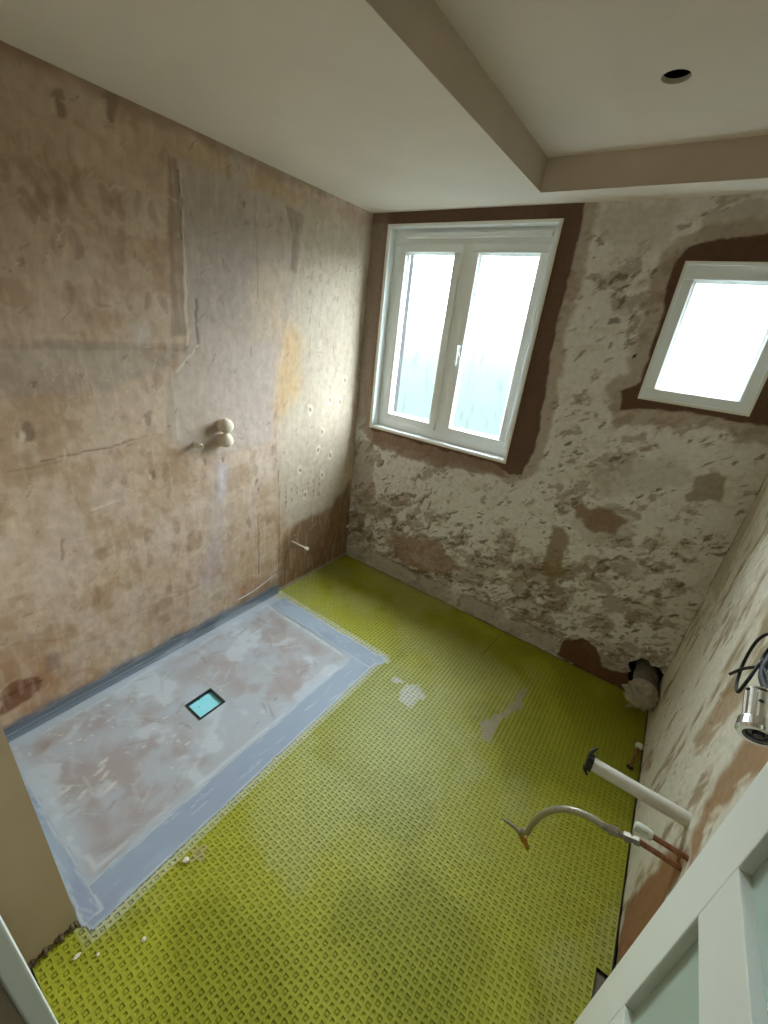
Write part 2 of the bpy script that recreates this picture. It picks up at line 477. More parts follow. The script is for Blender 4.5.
P.mix(P.poly(b2, 0.014, 0.004, 17, seed=22), (102, 77, 60), 0.0015)
P.mix((1 - sstep(WIN1[0] - 0.05, WIN1[0] + 0.02, U)) * sstep(1.0, 1.15, V) * 0.8, (160, 142, 126))
P.mix(sstep(2.245, 2.255, V + 0.02 * (mid - 0.5)) * (U < 1.13) * 0.5, (112, 88, 70))
# red-brown bare patch by the soil pipe, broken dark line at the floor
P.mix(P.poly(px_back([(557, 655), (562, 640), (585, 640), (598, 648), (603, 668), (625, 674), (640, 670), (640, 695), (600, 682)]), 0.02, 0.006, 18, seed=31) * 0.95, (108, 72, 46), -0.002)
P.mix((1 - sstep(0.0, 0.006, V)) * sstep(0.45, 0.55, mid) * (U > 0.9), (60, 52, 40))
for q in ((569, 528), (634, 356), (742, 392)):
    a = px_back([q])[0]; P.stroke(a[0], a[1], 0.4, 0.02, 0.008, (40, 32, 26), 1, -0.003)
P.H += 0.0014 * (P.n(30, seed=40) - 0.5)
HOLE = (2.118, 0.150)
def keep_back(u, v):
    k1 = ~((u > WIN1[0]) & (u < WIN1[1]) & (v > WIN1[2]) & (v < WIN1[3]))
    k2 = ~((u > WIN2[0]) & (u < WIN2[1]) & (v > WIN2[2]) & (v < WIN2[3]))
    ang = np.arctan2(v - HOLE[1], u - HOLE[0])
    r = 0.088 + 0.012 * np.sin(3 * ang + 1) + 0.008 * np.sin(7 * ang) + 0.02 * (fbm(u, v, 30, 30, 2, 5) - 0.5)
    k3 = ~((np.hypot(u - HOLE[0], v - HOLE[1]) < r) & (v > 0.03))
    return k1 & k2 & k3
P.C *= np.array([1.0, 0.99, 1.06])
wall_back = P.mesh('wall_back', lambda u, v, h: (u, -h, v), keep_back, M['plaster'])
tag(wall_back, 'patchy cream and brown scraped plaster wall holding both windows', 'wall', kind='structure')
bm = nb()
for (x0, x1, z0, z1) in ((-0.1, WIN1[0], 0, 2.6), (WIN1[0], WIN1[1], 0, WIN1[2]), (WIN1[0], WIN1[1], WIN1[3], 2.6), (WIN1[1], WIN2[0], 0, 2.6), (WIN2[0], WIN2[1], 0, WIN2[2]), (WIN2[0], WIN2[1], WIN2[3], 2.6), (WIN2[1], W + 0.1, 0, 2.6)):
    box(bm, x0, x1, 0.10, 0.30, z0 - (0.1 if z0 == 0 else 0), z1)  # unseen outer wall blocks, deepened to cut slanting sky light
obj('light_block_skin', bm, M['void'], wall_back)

# ------------------------------------------------------------------ wall_left (shower wall)
P = Plaster(axis_lin([YF, NIBY, 0], STEP), axis_lin([0, HL], STEP), (192, 170, 146), 8)
U, V = P.U, P.V
P.mix(sstep(0.40, 0.66, P.n(2.2, seed=1)) * 0.6, (176, 150, 122))
P.mix(sstep(0.46, 0.62, P.n(4, 6, seed=2)) * 0.45, (200, 180, 158))
P.mix((1 - sstep(0.2, 1.1, V)) * sstep(0.4, 0.6, P.n(3.5, seed=4)) * 0.5, (188, 160, 122))
P.mix(sstep(0.50, 0.58, P.n(6, 8, seed=5)) * 0.40, (158, 126, 96))
P.mix(sstep(0.55, 0.66, P.n(13, 10, seed=6)) * 0.40, (206, 188, 166))
P.mix(sstep(0.2, 0.9, -U - 1.1) * sstep(0.9, 1.9, V) * 0.45, (150, 124, 98))
P.mix((1 - sstep(0.1, 0.75, V)) * sstep(0.44, 0.58, P.n(5, 7, seed=44)) * 0.55, (168, 124, 84))
P.mix(sstep(0.54, 0.64, P.n(10, 3, seed=45)) * (1 - sstep(0.9, 1.3, V)) * 0.35, (206, 190, 176))
blk = sstep(0.50, 0.56, P.n(7, 7, seed=46)) * sstep(0.35, 0.5, np.abs(np.sin(U * 31)) ) * sstep(0.3, 0.5, np.abs(np.sin(V * 24)))
P.mix(blk * (1 - sstep(0.7, 1.0, V)) * 0.22, (140, 104, 72))
rs = P.rs
# ghosts of old adhesive dabs: rounded blotches in loose rows
for k_ in range(520):
    u, v = rs.uniform(YF, -0.5), rs.uniform(0.12, 2.2)
    if vnoise(np.array(u * 4.0), np.array(v * 4.0), 5) < 0.42: continue
    u = round(u / 0.062) * 0.062 + rs.randn() * 0.006; v = round(v / 0.10) * 0.10 + rs.randn() * 0.01
    P.stroke(u, v, math.pi / 2 + rs.randn() * 0.15, rs.uniform(0.05, 0.10), rs.uniform(0.014, 0.024), (140, 112, 86) if rs.rand() < 0.7 else (196, 174, 146), rs.uniform(0.12, 0.38))
for q in ((42, 205), (60, 205), (45, 190), (60, 188), (80, 190), (58, 240), (75, 243), (105, 200), (118, 205), (28, 205), (118, 250), (68, 295)):
    a = px_left([q])[0]; P.stroke(a[0], a[1], math.pi / 2, 0.095, 0.026, (140, 114, 90), 0.45)
# grey-mauve skimmed panel behind the shower valve
pan = px_left([(172, 154), (240, 180), (300, 208), (304, 240), (292, 300), (282, 350), (274, 400), (272, 440), (235, 452), (188, 452), (172, 440), (166, 385), (192, 342), (186, 290), (180, 230)])
P.mix(P.poly(pan, 0.02, 0.012, 9, seed=3) * 0.8, (182, 166, 152), 0.0015)
P.mix(P.poly(px_left([(180, 170), (246, 190), (250, 260), (240, 330), (195, 330), (186, 260)]), 0.05, 0.05, 7, seed=13) * 0.5, (164, 152, 142))
P.mix(P.poly(px_left([(210, 340), (270, 350), (265, 440), (215, 440)]), 0.06, 0.06, 7, seed=14) * 0.5, (188, 172, 160))
P.mix(P.poly(px_left([(255, 265), (290, 270), (275, 340), (250, 345)]), 0.04, 0.04, 9, seed=15) * 0.6, (198, 176, 146))
# yellowish strip above the panel
P.mix(P.poly(px_left([(150, 130), (215, 148), (300, 192), (302, 212), (235, 182), (175, 156)]), 0.02, 0.015, 10, seed=6) * 0.5, (180, 156, 116))
P.mix(P.poly(px_left([(228, 150), (250, 160), (248, 188), (230, 180)]), 0.02, 0.01, 12, seed=16) * 0.7, (186, 172, 156), 0.001)
P.mix(P.poly(px_left([(285, 205), (305, 215), (300, 240), (297, 275), (290, 270), (292, 235)]), 0.01, 0.006, 12, seed=17) * 0.6, (138, 118, 98))
P.mix(P.poly(px_left([(167, 155), (178, 158), (186, 335), (172, 335)]), 0.008, 0.006, 12, seed=7) * 0.6, (134, 112, 92))
# greyer band left of the panel
P.mix(P.poly(px_left([(-60, 340), (60, 345), (185, 347), (165, 372), (120, 385), (80, 395), (-60, 400)]), 0.03, 0.012, 9, seed=8) * 0.5, (160, 146, 132))
P.mix(P.poly(px_left([(0, 338), (190, 344), (186, 351), (0, 348)]), 0.008, 0.006, 12, seed=18) * 0.4, (140, 118, 96))
# paler cream-green corner zone with speckles, ochre stain, dark brown foot
P.mix(P.poly(px_left([(305, 206), (372, 235), (348, 470), (344, 500), (318, 516), (284, 530), (279, 470), (283, 400), (292, 320)]), 0.05, 0.06, 8, seed=9) * 0.75, (184, 173, 151), 0.0006)
P.mix(P.poly(px_left([(282, 320), (300, 325), (298, 390), (285, 410), (274, 405)]), 0.05, 0.06, 9, seed=10) * 0.6, (200, 162, 106))
P.mix(sstep(-0.10, 0.0, U) * sstep(0.9, 1.3, V) * 0.35, (172, 164, 148))
P.mix(P.poly(px_left([(279, 590), (281, 545), (300, 520), (330, 508), (350, 480), (352, 560)]), 0.04, 0.035, 10, seed=11) * 0.9, (124, 94, 64))
for q in ((330, 400), (322, 432), (318, 450), (330, 455), (340, 402), (322, 475), (305, 495), (345, 380), (310, 410), (300, 470)):
    a = px_left([q])[0]
    P.stroke(a[0], a[1], math.pi / 2, 0.07, 0.026, (214, 204, 176), 0.7, 0.001)
    P.stroke(a[0], a[1], math.pi / 2 + 0.3, 0.035, 0.010, (126, 108, 78), 0.9, -0.001)
for r in range(8):
    for c in range(6):
        a = px_left([(312 + c * 8.5 - r * 0.3, 262 + r * 15 + c * 2)])[0]
        if rs.rand() < 0.75: P.stroke(a[0] + rs.randn() * 0.006, a[1] + rs.randn() * 0.006, math.pi / 2, 0.045, 0.009, (158, 146, 118), rs.uniform(0.3, 0.75))
for r in range(4):
    for c in range(7):
        a = px_left([(286 + c * 5.5, 492 + r * 5 - c * 2.2)])[0]
        if rs.rand() < 0.7: P.stroke(a[0], a[1], math.pi / 2, 0.028, 0.008, (118, 100, 70), rs.uniform(0.4, 0.9))
# mauve splash under the valve
P.mix(P.poly(px_left([(216, 458), (230, 458), (226, 500), (224, 560), (210, 585), (196, 590), (212, 520)]), 0.04, 0.05, 10, seed=19) * 0.6, (186, 170, 168))
P.mix(P.poly(px_left([(218, 465), (228, 465), (224, 498), (218, 498)]), 0.01, 0.02, 14, seed=20) * 0.5, (206, 200, 206))
P.mix(P.poly(px_left([(135, 325), (146, 325), (146, 342), (136, 342)]), 0.02, 0.03, 14, seed=23) * 0.5, (200, 196, 198))
# cracks, scored lines, chips
for a, b, wd, c, al in (((8, 472), (60, 462), .003, (110, 92, 72), .5), ((40, 462), (145, 437), .0035, (104, 88, 70), .7), ((258, 516), (259, 574), .004, (86, 72, 54), .8), ((277, 400), (275, 470), .003, (150, 118, 78), .6), ((278, 470), (279, 575), .0035, (96, 78, 56), .7),
                        ((180, 165), (184, 250), .005, (206, 194, 176), .7), ((184, 250), (187, 345), .007, (214, 202, 180), .8), ((196, 300), (198, 345), .008, (120, 108, 90), .8), ((198, 345), (176, 372), .006, (208, 196, 174), .8), ((172, 372), (178, 440), .006, (196, 182, 160), .6),
                        ((178, 170), (182, 240), .004, (92, 78, 62), .7), ((255, 195), (258, 300), .004, (148, 134, 118), .6), ((0, 700), (42, 680), .006, (92, 58, 36), .9), ((85, 640), (130, 618), .006, (200, 176, 140), .5),
                        ((0, 645), (60, 640), .004, (140, 112, 80), .5), ((137, 612), (200, 585), .004, (146, 110, 76), .5), ((62, 540), (62, 560), .006, (128, 96, 64), .6), ((90, 380), (108, 440), .006, (190, 172, 148), .5), ((92, 510), (120, 500), .006, (212, 196, 172), .7)):
    P.line(*px_left([a, b]), wd, c, al, 0.0012 if c[0] > 150 else -0.0015)
P.mix(P.poly(px_left([(0, 690), (18, 680), (40, 676), (42, 690), (18, 708), (0, 716)]), 0.015, 0.006, 16, seed=24) * 0.8, (112, 66, 42), -0.002)
P.mix(P.poly(px_left([(44, 655), (60, 652), (60, 668), (46, 672)]), 0.01, 0.01, 16, seed=25) * 0.5, (128, 108, 98))
for q, s in (((28, 432), .022), ((112, 105), .03), ((60, 103), .022), ((148, 418), .02), ((33, 384), .007), ((153, 475), .014), ((205, 462), .012), ((222, 460), .01), ((256, 482), .013), ((258, 490), .01), ((20, 262), .01), ((244, 205), .01)):
    a = px_left([q])[0]
    P.stroke(a[0], a[1], 1.3, s * 3.2, max(s, 0.0125), (118, 98, 78), 0.65, -0.002); P.stroke(a[0] - s * .9, a[1] - s * 0.6, 1.2, s * 2, s * 0.5, (206, 190, 166), 0.6)
P.mix(sstep(0.55, 0.68, P.n(60, 9, seed=70)) * 0.18, (212, 196, 174))
P.mix(sstep(0.55, 0.68, P.n(48, 30, seed=71)) * 0.14, (140, 112, 86))
for k_ in range(800):
    u, v = rs.uniform(YF, 0), rs.uniform(0.05, HL)
    P.stroke(u, v, rs.choice([1.4, 0.2, 0.8]) + rs.randn() * 0.3, rs.uniform(0.015, 0.06), rs.uniform(0.0015, 0.004), (206, 186, 158) if rs.rand() < 0.5 else (120, 96, 72), rs.uniform(0.2, 0.6), 0.0004)
# darker top edge where the ceiling plaster meets, grey tanking slurry brushed along the shower foot
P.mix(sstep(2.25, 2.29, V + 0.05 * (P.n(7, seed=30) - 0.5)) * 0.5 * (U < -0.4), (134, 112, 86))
tank = (U < -0.70) * (1 - sstep(-0.02, 0.02, V - 0.075 - 0.06 * (P.n(7, 5, seed=33) - 0.5)))
P.mix(tank * (0.65 + 0.3 * P.n(20, seed=34)), (130, 138, 146), 0.001)
P.mix(tank * sstep(0.5, 0.6, P.n(10, 40, seed=35)) * 0.6, (92, 100, 112))
P.mix(((U > -0.70) * (1 - sstep(0.0, 0.012, V - 0.012 - 0.01 * P.n(9, seed=36)))) * 0.7, (176, 168, 150), 0.002)
P.H += 0.003 * (P.n(5, seed=40) - 0.5) + 0.001 * (P.n(24, seed=41) - 0.5)
P.C = np.clip(P.C * np.array([1.12, 1.11, 1.17]), 0, 0.85)
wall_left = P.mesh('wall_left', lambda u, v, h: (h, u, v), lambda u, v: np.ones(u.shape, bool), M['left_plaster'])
bm = nb(); box(bm, -0.1, -0.007, YF - 0.12, 0.14, -0.1, 2.6); obj('light_block_skin', bm, M['void'], wall_left)  # unseen box added behind the wall to stop sky light leaking in
tag(wall_left, 'long brown plaster wall stained with old tile marks behind the shower', 'wall', kind='structure')

# ------------------------------------------------------------------ wall_right
P = Plaster(axis_lin([YF, 0], STEP), axis_lin([0, 2.45], STEP), (214, 208, 190), 12)
U, V = P.U, P.V
s1 = P.n(9, 3.2, seed=1); s2 = P.n(26, 8, seed=2)
P.mix(sstep(0.52, 0.62, 0.6 * s1 + 0.4 * s2) * 0.7, (186, 170, 142), -0.001)
P.mix(sstep(0.57, 0.66, 0.5 * s1 + 0.5 * s2) * 0.75, (150, 128, 98), -0.001)
rs = P.rs
for k_ in range(1500):
    u, v = rs.uniform(YF, 0), rs.uniform(0.03, 2.0)
    if vnoise(np.array(u * 5.0), np.array(v * 5.0), 11) < 0.35: continue
    c = [(122, 102, 76), (150, 130, 100), (226, 220, 202), (104, 86, 64)][rs.choice(4)]
    P.stroke(u, v, math.pi / 2 + 0.35 + rs.randn() * 0.3, rs.uniform(0.02, 0.08), rs.uniform(0.0015, 0.006), c, rs.uniform(0.3, 0.85), 0.0008 if c[0] > 200 else -0.0008)
for pts, c, a in (
    ([(728, 640 + 45), (748, 690), (716, 735), (695, 760), (692, 740), (712, 715)], (158, 124, 84), 0.7),
    ([(800, 700), (800, 760), (740, 790), (708, 830), (686, 880), (690, 830), (704, 805), (730, 762), (745, 735)], (152, 112, 70), 0.85),
    ([(690, 838), (690, 860), (660, 910), (620, 985), (612, 965), (626, 905), (650, 872), (672, 850)], (142, 98, 60), 0.95),
    ([(768, 485), (740, 545), (716, 600), (706, 590), (735, 530), (768, 480)], (156, 138, 106), 0.5)):
    P.mix(P.poly(px_right(pts), 0.035, 0.018, 12, seed=int(pts[0][1])) * a, c, -0.002)
P.mix((1 - sstep(0.0, 0.02, V + 0.012 * (s2 - 0.5))) * 0.6, (150, 140, 118))
for k_ in range(22):
    a = px_right([(640 + rs.rand() * 110, 700 + rs.rand() * 150)])[0]
    P.stroke(a[0], a[1], math.pi / 2 + 0.4, 0.09, 0.008, (222, 212, 190), 0.6, 0.001)
P.H += 0.0025 * (P.n(16, 8, seed=40) - 0.5)
wall_right = P.mesh('wall_right', lambda u, v, h: (W - h, u, v), lambda u, v: np.ones(u.shape, bool), M['plaster'])
bm = nb(); box(bm, W + 0.007, W + 0.1, YF - 0.02, 0.14, -0.1, 2.6); obj('light_block_skin', bm, M['void'], wall_right)  # unseen box added to keep sky light out along the floor joint
tag(wall_right, 'streaky cream plaster wall with bare brown patches behind the pipes', 'wall', kind='structure')

# ------------------------------------------------------------------ entry wall, nib, door lining
JL, JR, JH = 1.385, 2.087, 2.0           # clear door opening
bm = nb()
box(bm, 0, NIBX, YF - 0.12, NIBY, 0, HL)
box(bm, NIBX, JL - 0.022, YF - 0.12, YF, 0, HU)
box(bm, JL - 0.022, JR + 0.022, YF - 0.12, YF, JH + 0.022, HU)
box(bm, JR + 0.022, W, YF - 0.12, YF, 0, HU)
wf = obj('wall_front', bm, M['nib'])
rb = random.Random(2); bm = nb()
tube(bm, [(NIBX - 0.002, NIBY - 0.004 - 0.126 * i / 9, 0.004) for i in range(10)], lambda s: 0.010 + 0.006 * math.sin(s * 23) + 0.003 * math.sin(s * 61 + 1), 8, 6)
obj('broken_foot', bm, material('broken_plaster_foot', srgb(104, 88, 68), rough=0.95, noise=(60, 0.5, 1.2)), wf)
tag(wf, 'plain brown plaster end wall of the shower beside the doorway', 'wall', kind='structure')
root = empty('trim_1', (JL, YF, 0), 'white painted door lining at the bottom left edge of the photo', 'door frame', kind='structure')
bm = nb(); box(bm, JL - 0.022, JL, YF + 0.004, YF + 0.024, 0, JH + 0.02, 0.002); obj('jamb', bm, M['door'], root)
bm = nb(); box(bm, JL - 0.07, JL - 0.022, YF, YF + 0.02, 0, JH + 0.06, 0.003); obj('architrave', bm, M['door'], root)
bm = nb(); box(bm, JR, JR + 0.022, YF - 0.12, YF + 0.004, 0, JH + 0.02, 0.002); obj('jamb', bm, M['door'], root)
bm = nb(); box(bm, JL - 0.022, JR + 0.022, YF - 0.10, YF + 0.02, JH, JH + 0.022, 0.002); obj('head', bm, M['door'], root)

# dim hall behind the camera
HX0, HX1, HY = 0.7, 2.9, -4.05
bm = nb()
box(bm, HX0 - 0.1, HX0, HY, YF - 0.12, 0, HU); box(bm, HX1, HX1 + 0.1, HY, YF - 0.12, 0, HU)
box(bm, W, HX1, YF - 0.12, YF - 0.02, 0, HU)
box(bm, HX0, HX1, HY - 0.1, HY, 0, HU)
tag(obj('wall_hall', bm, M['hall']), 'pale painted walls of the hall outside the doorway', 'wall', kind='structure')
bm = nb(); box(bm, HX0 - 0.1, HX1 + 0.1, HY - 0.1, YF - 0.12, HU, HU + 0.1)
tag(obj('ceiling_hall', bm, M['ceiling']), 'pale ceiling of the hall outside the doorway', 'ceiling', kind='structure')
bm = nb(); box(bm, HX0 - 0.1, HX1 + 0.1, HY - 0.1, YF - 0.02, -0.08, -0.001)
tag(obj('floor_hall', bm, M['hall_floor']), 'grey brown carpet of the hall outside the doorway', 'floor', kind='structure')

# ------------------------------------------------------------------ ceiling with downlight hole, bulkhead
HC = on(676, 77, 2, HU); HR = 0.036
bm = nb()
x0, x1, y0, y1 = BX - 0.02, W + 0.05, YF - 0.1, BY + 0.02
sq = 0.12; SEG = 32
def ring(r, z): return [bm.verts.new((HC[0] + r * math.cos(2 * math.pi * i / SEG), HC[1] + r * math.sin(2 * math.pi * i / SEG), z)) for i in range(SEG)]
def sqring(z):
    out = []
    for i in range(SEG):
        c, s = math.cos(2 * math.pi * i / SEG), math.sin(2 * math.pi * i / SEG); m_ = sq / max(abs(c), abs(s))
        out.append(bm.verts.new((HC[0] + c * m_, HC[1] + s * m_, z)))
    return out
R0 = sqring(HU); R1 = ring(HR * 1.03, HU); R1b = ring(HR, HU + 0.002); R2 = ring(HR * 1.0, HU + 0.0125); R3 = sqring(HU + 0.026)
for A, B in ((R0, R1), (R1, R1b), (R1b, R2), (R2, R3)):
    for i in range(SEG):
        f = bm.faces.new((A[i], A[(i + 1) % SEG], B[(i + 1) % SEG], B[i])); f.material_index = 1 if A in (R1, R1b) else 0
for (a, b, c, d) in ((x0, HC[0] - sq, y0, y1), (HC[0] + sq, x1, y0, y1), (HC[0] - sq, HC[0] + sq, y0, HC[1] - sq), (HC[0] - sq, HC[0] + sq, HC[1] + sq, y1)):
    box(bm, a, b, c, d, HU, HU + 0.026)
ceiling = obj('ceiling', bm, [M['ceiling'], M['board_edge']])
tag(ceiling, 'raised cream plaster ceiling panel with a round downlight hole', 'ceiling', kind='structure')
bm = nb(); box(bm, -0.1, W + 0.1, YF - 0.12, 0.14, HU + 0.026, HU + 0.2); bmesh.ops.delete(bm, geom=[f for f in bm.faces if f.calc_center_median().z < HU + 0.03], context='FACES')
obj('ceiling_void', bm, M['void'], ceiling)
bm = nb()
L = [(-0.05, YF), (BX, YF), (BX, BY), (W + 0.05, BY), (W + 0.05, 0.05), (-0.05, 0.05)]
lo = [bm.verts.new((x, y, HL)) for x, y in L]; hi = [bm.verts.new((x, y, HU + 0.01)) for x, y in L]
bm.faces.new(lo[::-1]); bm.faces.new(hi)
for i in range(6): bm.faces.new((lo[i], lo[(i + 1) % 6], hi[(i + 1) % 6], hi[i]))
bmesh.ops.bevel(bm, geom=[ed for ed in bm.edges if all(abs(v.co.z - HL) < 1e-5 for v in ed.verts) and (abs(ed.verts[0].co.x - BX) < 1e-4 and abs(ed.verts[1].co.x - BX) < 1e-4 or abs(ed.verts[0].co.y - BY) < 1e-4 and abs(ed.verts[1].co.y - BY) < 1e-4)], offset=0.003, segments=1, affect='EDGES')
for f in bm.faces:
    f.normal_update()
    if abs(f.normal.z) < 0.3: f.material_index = 1
M['bulkhead_face'] = material('bare_pinkish_plaster', srgb(196, 180, 162), rough=0.8, noise=(4, 0.92, 1.05), bump=(50, 0.1, 0.002))
tag(obj('ceiling_bulkhead', bm, [M['bulkhead'], M['bulkhead_face']]), 'lowered cream plaster ceiling section over the shower and along the window wall', 'ceiling', kind='structure')

# ------------------------------------------------------------------ floor: screed, yellow waffle matting
bm = nb(); box(bm, -0.1, W + 0.1, YF - 0.02, 0.14, -0.09, -0.03)
floor = obj('floor', bm, M['slab'])
tag(floor, 'floor covered in yellow green waffle grid matting', 'floor', kind='structure')
TX, TY = 0.89, -0.725                        # outer edges of the shower tray taping
CELL = 0.02
cx = np.arange(W - 0.006 - CELL / 2, 0, -CELL); cy = np.arange(-0.006 - CELL / 2, YF, -CELL)
CX, CY = [a.ravel() for a in np.meshgrid(cx, cy, indexing='ij')]
par = np.add.outer(np.arange(len(cx)), np.arange(len(cy))).ravel() % 2
ok = ~((CX < TX - 0.05) & (CY < TY - 0.05))
ok &= ~((CX < NIBX + 0.012) & (CY < NIBY + 0.012))
ok &= ~((CX > 2.14) & (CY < -1.335) & (CY > -1.43))      # notch cut out of the matting at the wall
CX, CY, par = CX[ok], CY[ok], par[ok]
Y0 = np.array(srgb(166, 166, 46)); Y1 = np.array(srgb(148, 149, 32)); Yd = np.array(srgb(176, 177, 106)); Yg = np.array(srgb(160, 148, 128)); Yw = np.array(srgb(196, 198, 178))
base = Y0[None] * np.ones((len(CX), 1))
m_ = sstep(0.4, 0.6, fbm(CX, CY, 3, 3, 3, 3))[:, None]; base = base * (1 - m_) + Y1 * m_
dust_and_pale = sstep(0.50, 0.66, fbm(CX, CY, 2.6, 2.6, 4, 14)) * 0.55 + np.exp(-((CX - 1.30) ** 2 + (CY + 1.25) ** 2) / 0.10) * 0.5  # random dusty patches plus a pale round area mid-floor
far_pale = np.exp(-((CX - 1.15) ** 2 + (CY + 0.85) ** 2) / 0.05) * 0.35  # second pale round area, nearer the window wall
m_ = np.clip(dust_and_pale + far_pale, 0, 0.7)[:, None]; base = base * (1 - m_) + Yd * m_
fill = np.zeros(len(CX))
def blotch(pts, ragged, seed):
    return 1 - sstep(-0.006, 0.006, sdf_poly(CX, CY, px_floor(pts)) + (fbm(CX, CY, 24, 24, 3, seed) - 0.5) * 2 * ragged)
b_ = blotch([(402, 686), (420, 684), (424, 698), (408, 710), (402, 700)], 0.03, 3); b_ = np.maximum(b_, blotch([(391, 677), (403, 680), (403, 684), (392, 682)], 0.015, 4))
base = base * (1 - b_[:, None] * 0.8) + Yw * b_[:, None] * 0.8
b_ = blotch([(478, 722), (490, 718), (505, 710), (516, 697), (524, 688), (527, 695), (515, 712), (500, 722), (492, 742), (484, 740)], 0.02, 5)
base = base * (1 - b_[:, None] * 0.85) + Yg * b_[:, None] * 0.85; fill = np.maximum(fill, b_)
b_ = blotch([(186, 850), (200, 846), (206, 858), (192, 866)], 0.02, 6); base = base * (1 - b_[:, None] * 0.6) + np.array(srgb(176, 156, 124)) * b_[:, None] * 0.6
edge = (1 - sstep(0.012, 0.034, CX - TX)) * (CY < TY + 0.04) * sstep(NIBY - 0.03, NIBY + 0.03, CY)
edge = np.maximum(edge, (1 - sstep(0.012, 0.03, CY - TY)) * (CX < TX + 0.04) * (CY > TY - 0.03))
edge = np.maximum(edge, (1 - sstep(0.01, 0.035, np.hypot(CX - NIBX, CY - NIBY))) * 0.4)
base = base * (1 - edge[:, None] * 0.65) + Yw * edge[:, None] * 0.65
base *= (1 + 0.10 * (np.random.RandomState(5).rand(len(CX), 1) - 0.5))
co_all, q_all, col_all, off = [], [], [], 0
def lvl(half, z): return [(-half, -half, z), (half, -half, z), (half, half, z), (-half, half, z)]
tmpl = {0: [lvl(.5, 0), lvl(.25, 0.0), lvl(.19, -0.0036)],
        1: [lvl(.5, 0), lvl(.37, 0.0), lvl(.32, -0.0030), lvl(.21, -0.0030), lvl(.15, -0.0004)]}
for pr_, levels in tmpl.items():
    sel = par == pr_; n = sel.sum(); nl = len(levels)
    T = np.array([p for l in levels for p in l]); T[:, :2] *= CELL
    co = np.repeat(np.stack([CX[sel], CY[sel], np.zeros(n)], -1)[:, None], 4 * nl, 1) + T[None]
    zz = co[:, :, 2] * (1 - 0.85 * fill[sel][:, None])
    co[:, :, 2] = zz + 0.0012 * (fbm(co[:, :, 0], co[:, :, 1], 6, 6, 2, 9) - 0.5)
    qs = [(4 * l + i, 4 * l + (i + 1) % 4, 4 * (l + 1) + (i + 1) % 4, 4 * (l + 1) + i) for l in range(nl - 1) for i in range(4)] + [tuple(4 * (nl - 1) + i for i in range(4))]
    q = np.array(qs)[None] + (np.arange(n) * 4 * nl)[:, None, None] + off
    co_all.append(co.reshape(-1, 3)); q_all.append(q.reshape(-1, 4)); col_all.append(np.repeat(base[sel], 4 * nl, 0)); off += n * 4 * nl
mat_o = grid_object('waffle_matting', np.concatenate(co_all).astype(np.float32), np.concatenate(q_all), np.concatenate(col_all), M['membrane'], floor, smooth=False)
tag(mat_o, 'yellow green plastic waffle matting', kind='stuff')
bm = nb(); box(bm, 2.135, W - 0.002, -1.44, -1.33, -0.03, -0.010); obj('floor_board', bm, M['slab'], floor)
# a cut seam in the matting near the window wall
bm = nb(); a = on(482, 655, 2, 0); b = on(500, 634, 2, 0)
tube(bm, [(a[0], a[1], 0.0002), ((a[0] + b[0]) / 2 + .004, (a[1] + b[1]) / 2, 0.0003), (b[0], b[1], 0.0002)], 0.0016, 6, 4)
obj('cut_seam', bm, M['black_plastic'], floor)

# ------------------------------------------------------------------ shower tray
tray = empty('shower_tray', (0.42, -1.47, 0), 'grey mottled shower tray former sealed with blue grey tape along its edges', 'shower tray')
DX, DY, DHX, DHY = 0.428, -1.528, 0.060, 0.067
P = Plaster(axis_lin([0.0, DX - DHX, DX + DHX, TX - 0.02], 0.007), axis_lin([NIBY, DY - DHY, DY + DHY, TY - 0.01], 0.007), (160, 150, 148), 21)
U, V = P.U, P.V
sw = P.n(5, seed=1); sw2 = P.n(11, seed=2)
P.mix(sstep(0.36, 0.58, 0.6 * sw + 0.4 * sw2) * 0.75, (174, 180, 188))
P.mix(sstep(0.54, 0.66, P.n(8, seed=3)) * 0.6, (196, 202, 208))
P.mix(sstep(0.56, 0.70, P.n(4, seed=4)) * 0.6, (152, 136, 126))
P.mix(np.exp(-((U - DX) ** 2 + (V - DY) ** 2) / 0.022) * 0.7, (176, 188, 198))
rs = P.rs
for k_ in range(220):
    u, v = rs.uniform(0, 0.8), rs.uniform(NIBY, -0.8)
    P.stroke(u, v, rs.uniform(0, 3.14), rs.uniform(0.03, 0.14), rs.uniform(0.003, 0.010), (184, 188, 190) if rs.rand() < 0.75 else (128, 114, 108), rs.uniform(0.15, 0.5), 0.0003)
for k_ in range(70):
    a = px_floor([(20 + rs.rand() * 180 + rs.randn() * 20, 740 - rs.rand() * 60 + rs.randn() * 15)])[0]
    P.stroke(a[0], a[1], rs.uniform(0, 3), 0.02, 0.005, (206, 204, 200), rs.uniform(0.4, 0.9), 0.0006)
for q in ((103, 762), (105, 775), (108, 790), (100, 770), (66, 790), (82, 795), (112, 785)):
    a = px_floor([q])[0]; P.stroke(a[0], a[1], 1.9, 0.05, 0.009, (204, 198, 190), 0.75, 0.001)
inner = np.minimum.reduce([TX - 0.135 - U, TY - 0.12 - V, U - 0.055, V - NIBY - 0.07])
P.mix((1 - sstep(-0.03, 0.06, inner + 0.12 * (sw2 - 0.5))) * 0.8, (178, 188, 198))
P.mix((1 - sstep(0.0, 0.014, np.abs(inner - 0.008 + 0.06 * (sw - 0.5)))) * 0.5 * sstep(0.4, 0.55, sw2), (206, 212, 216), 0.0006)
P.H += -0.008 * np.exp(-((U - DX) ** 2 + (V - DY) ** 2) / 0.10) - 0.0005 * P.n(20, seed=5)
o = P.mesh('tray_surface', lambda u, v, h: (u, v, -0.0005 + h), lambda u, v: ~((np.abs(u - DX) < DHX) & (np.abs(v - DY) < DHY)), M['tray'], tray)

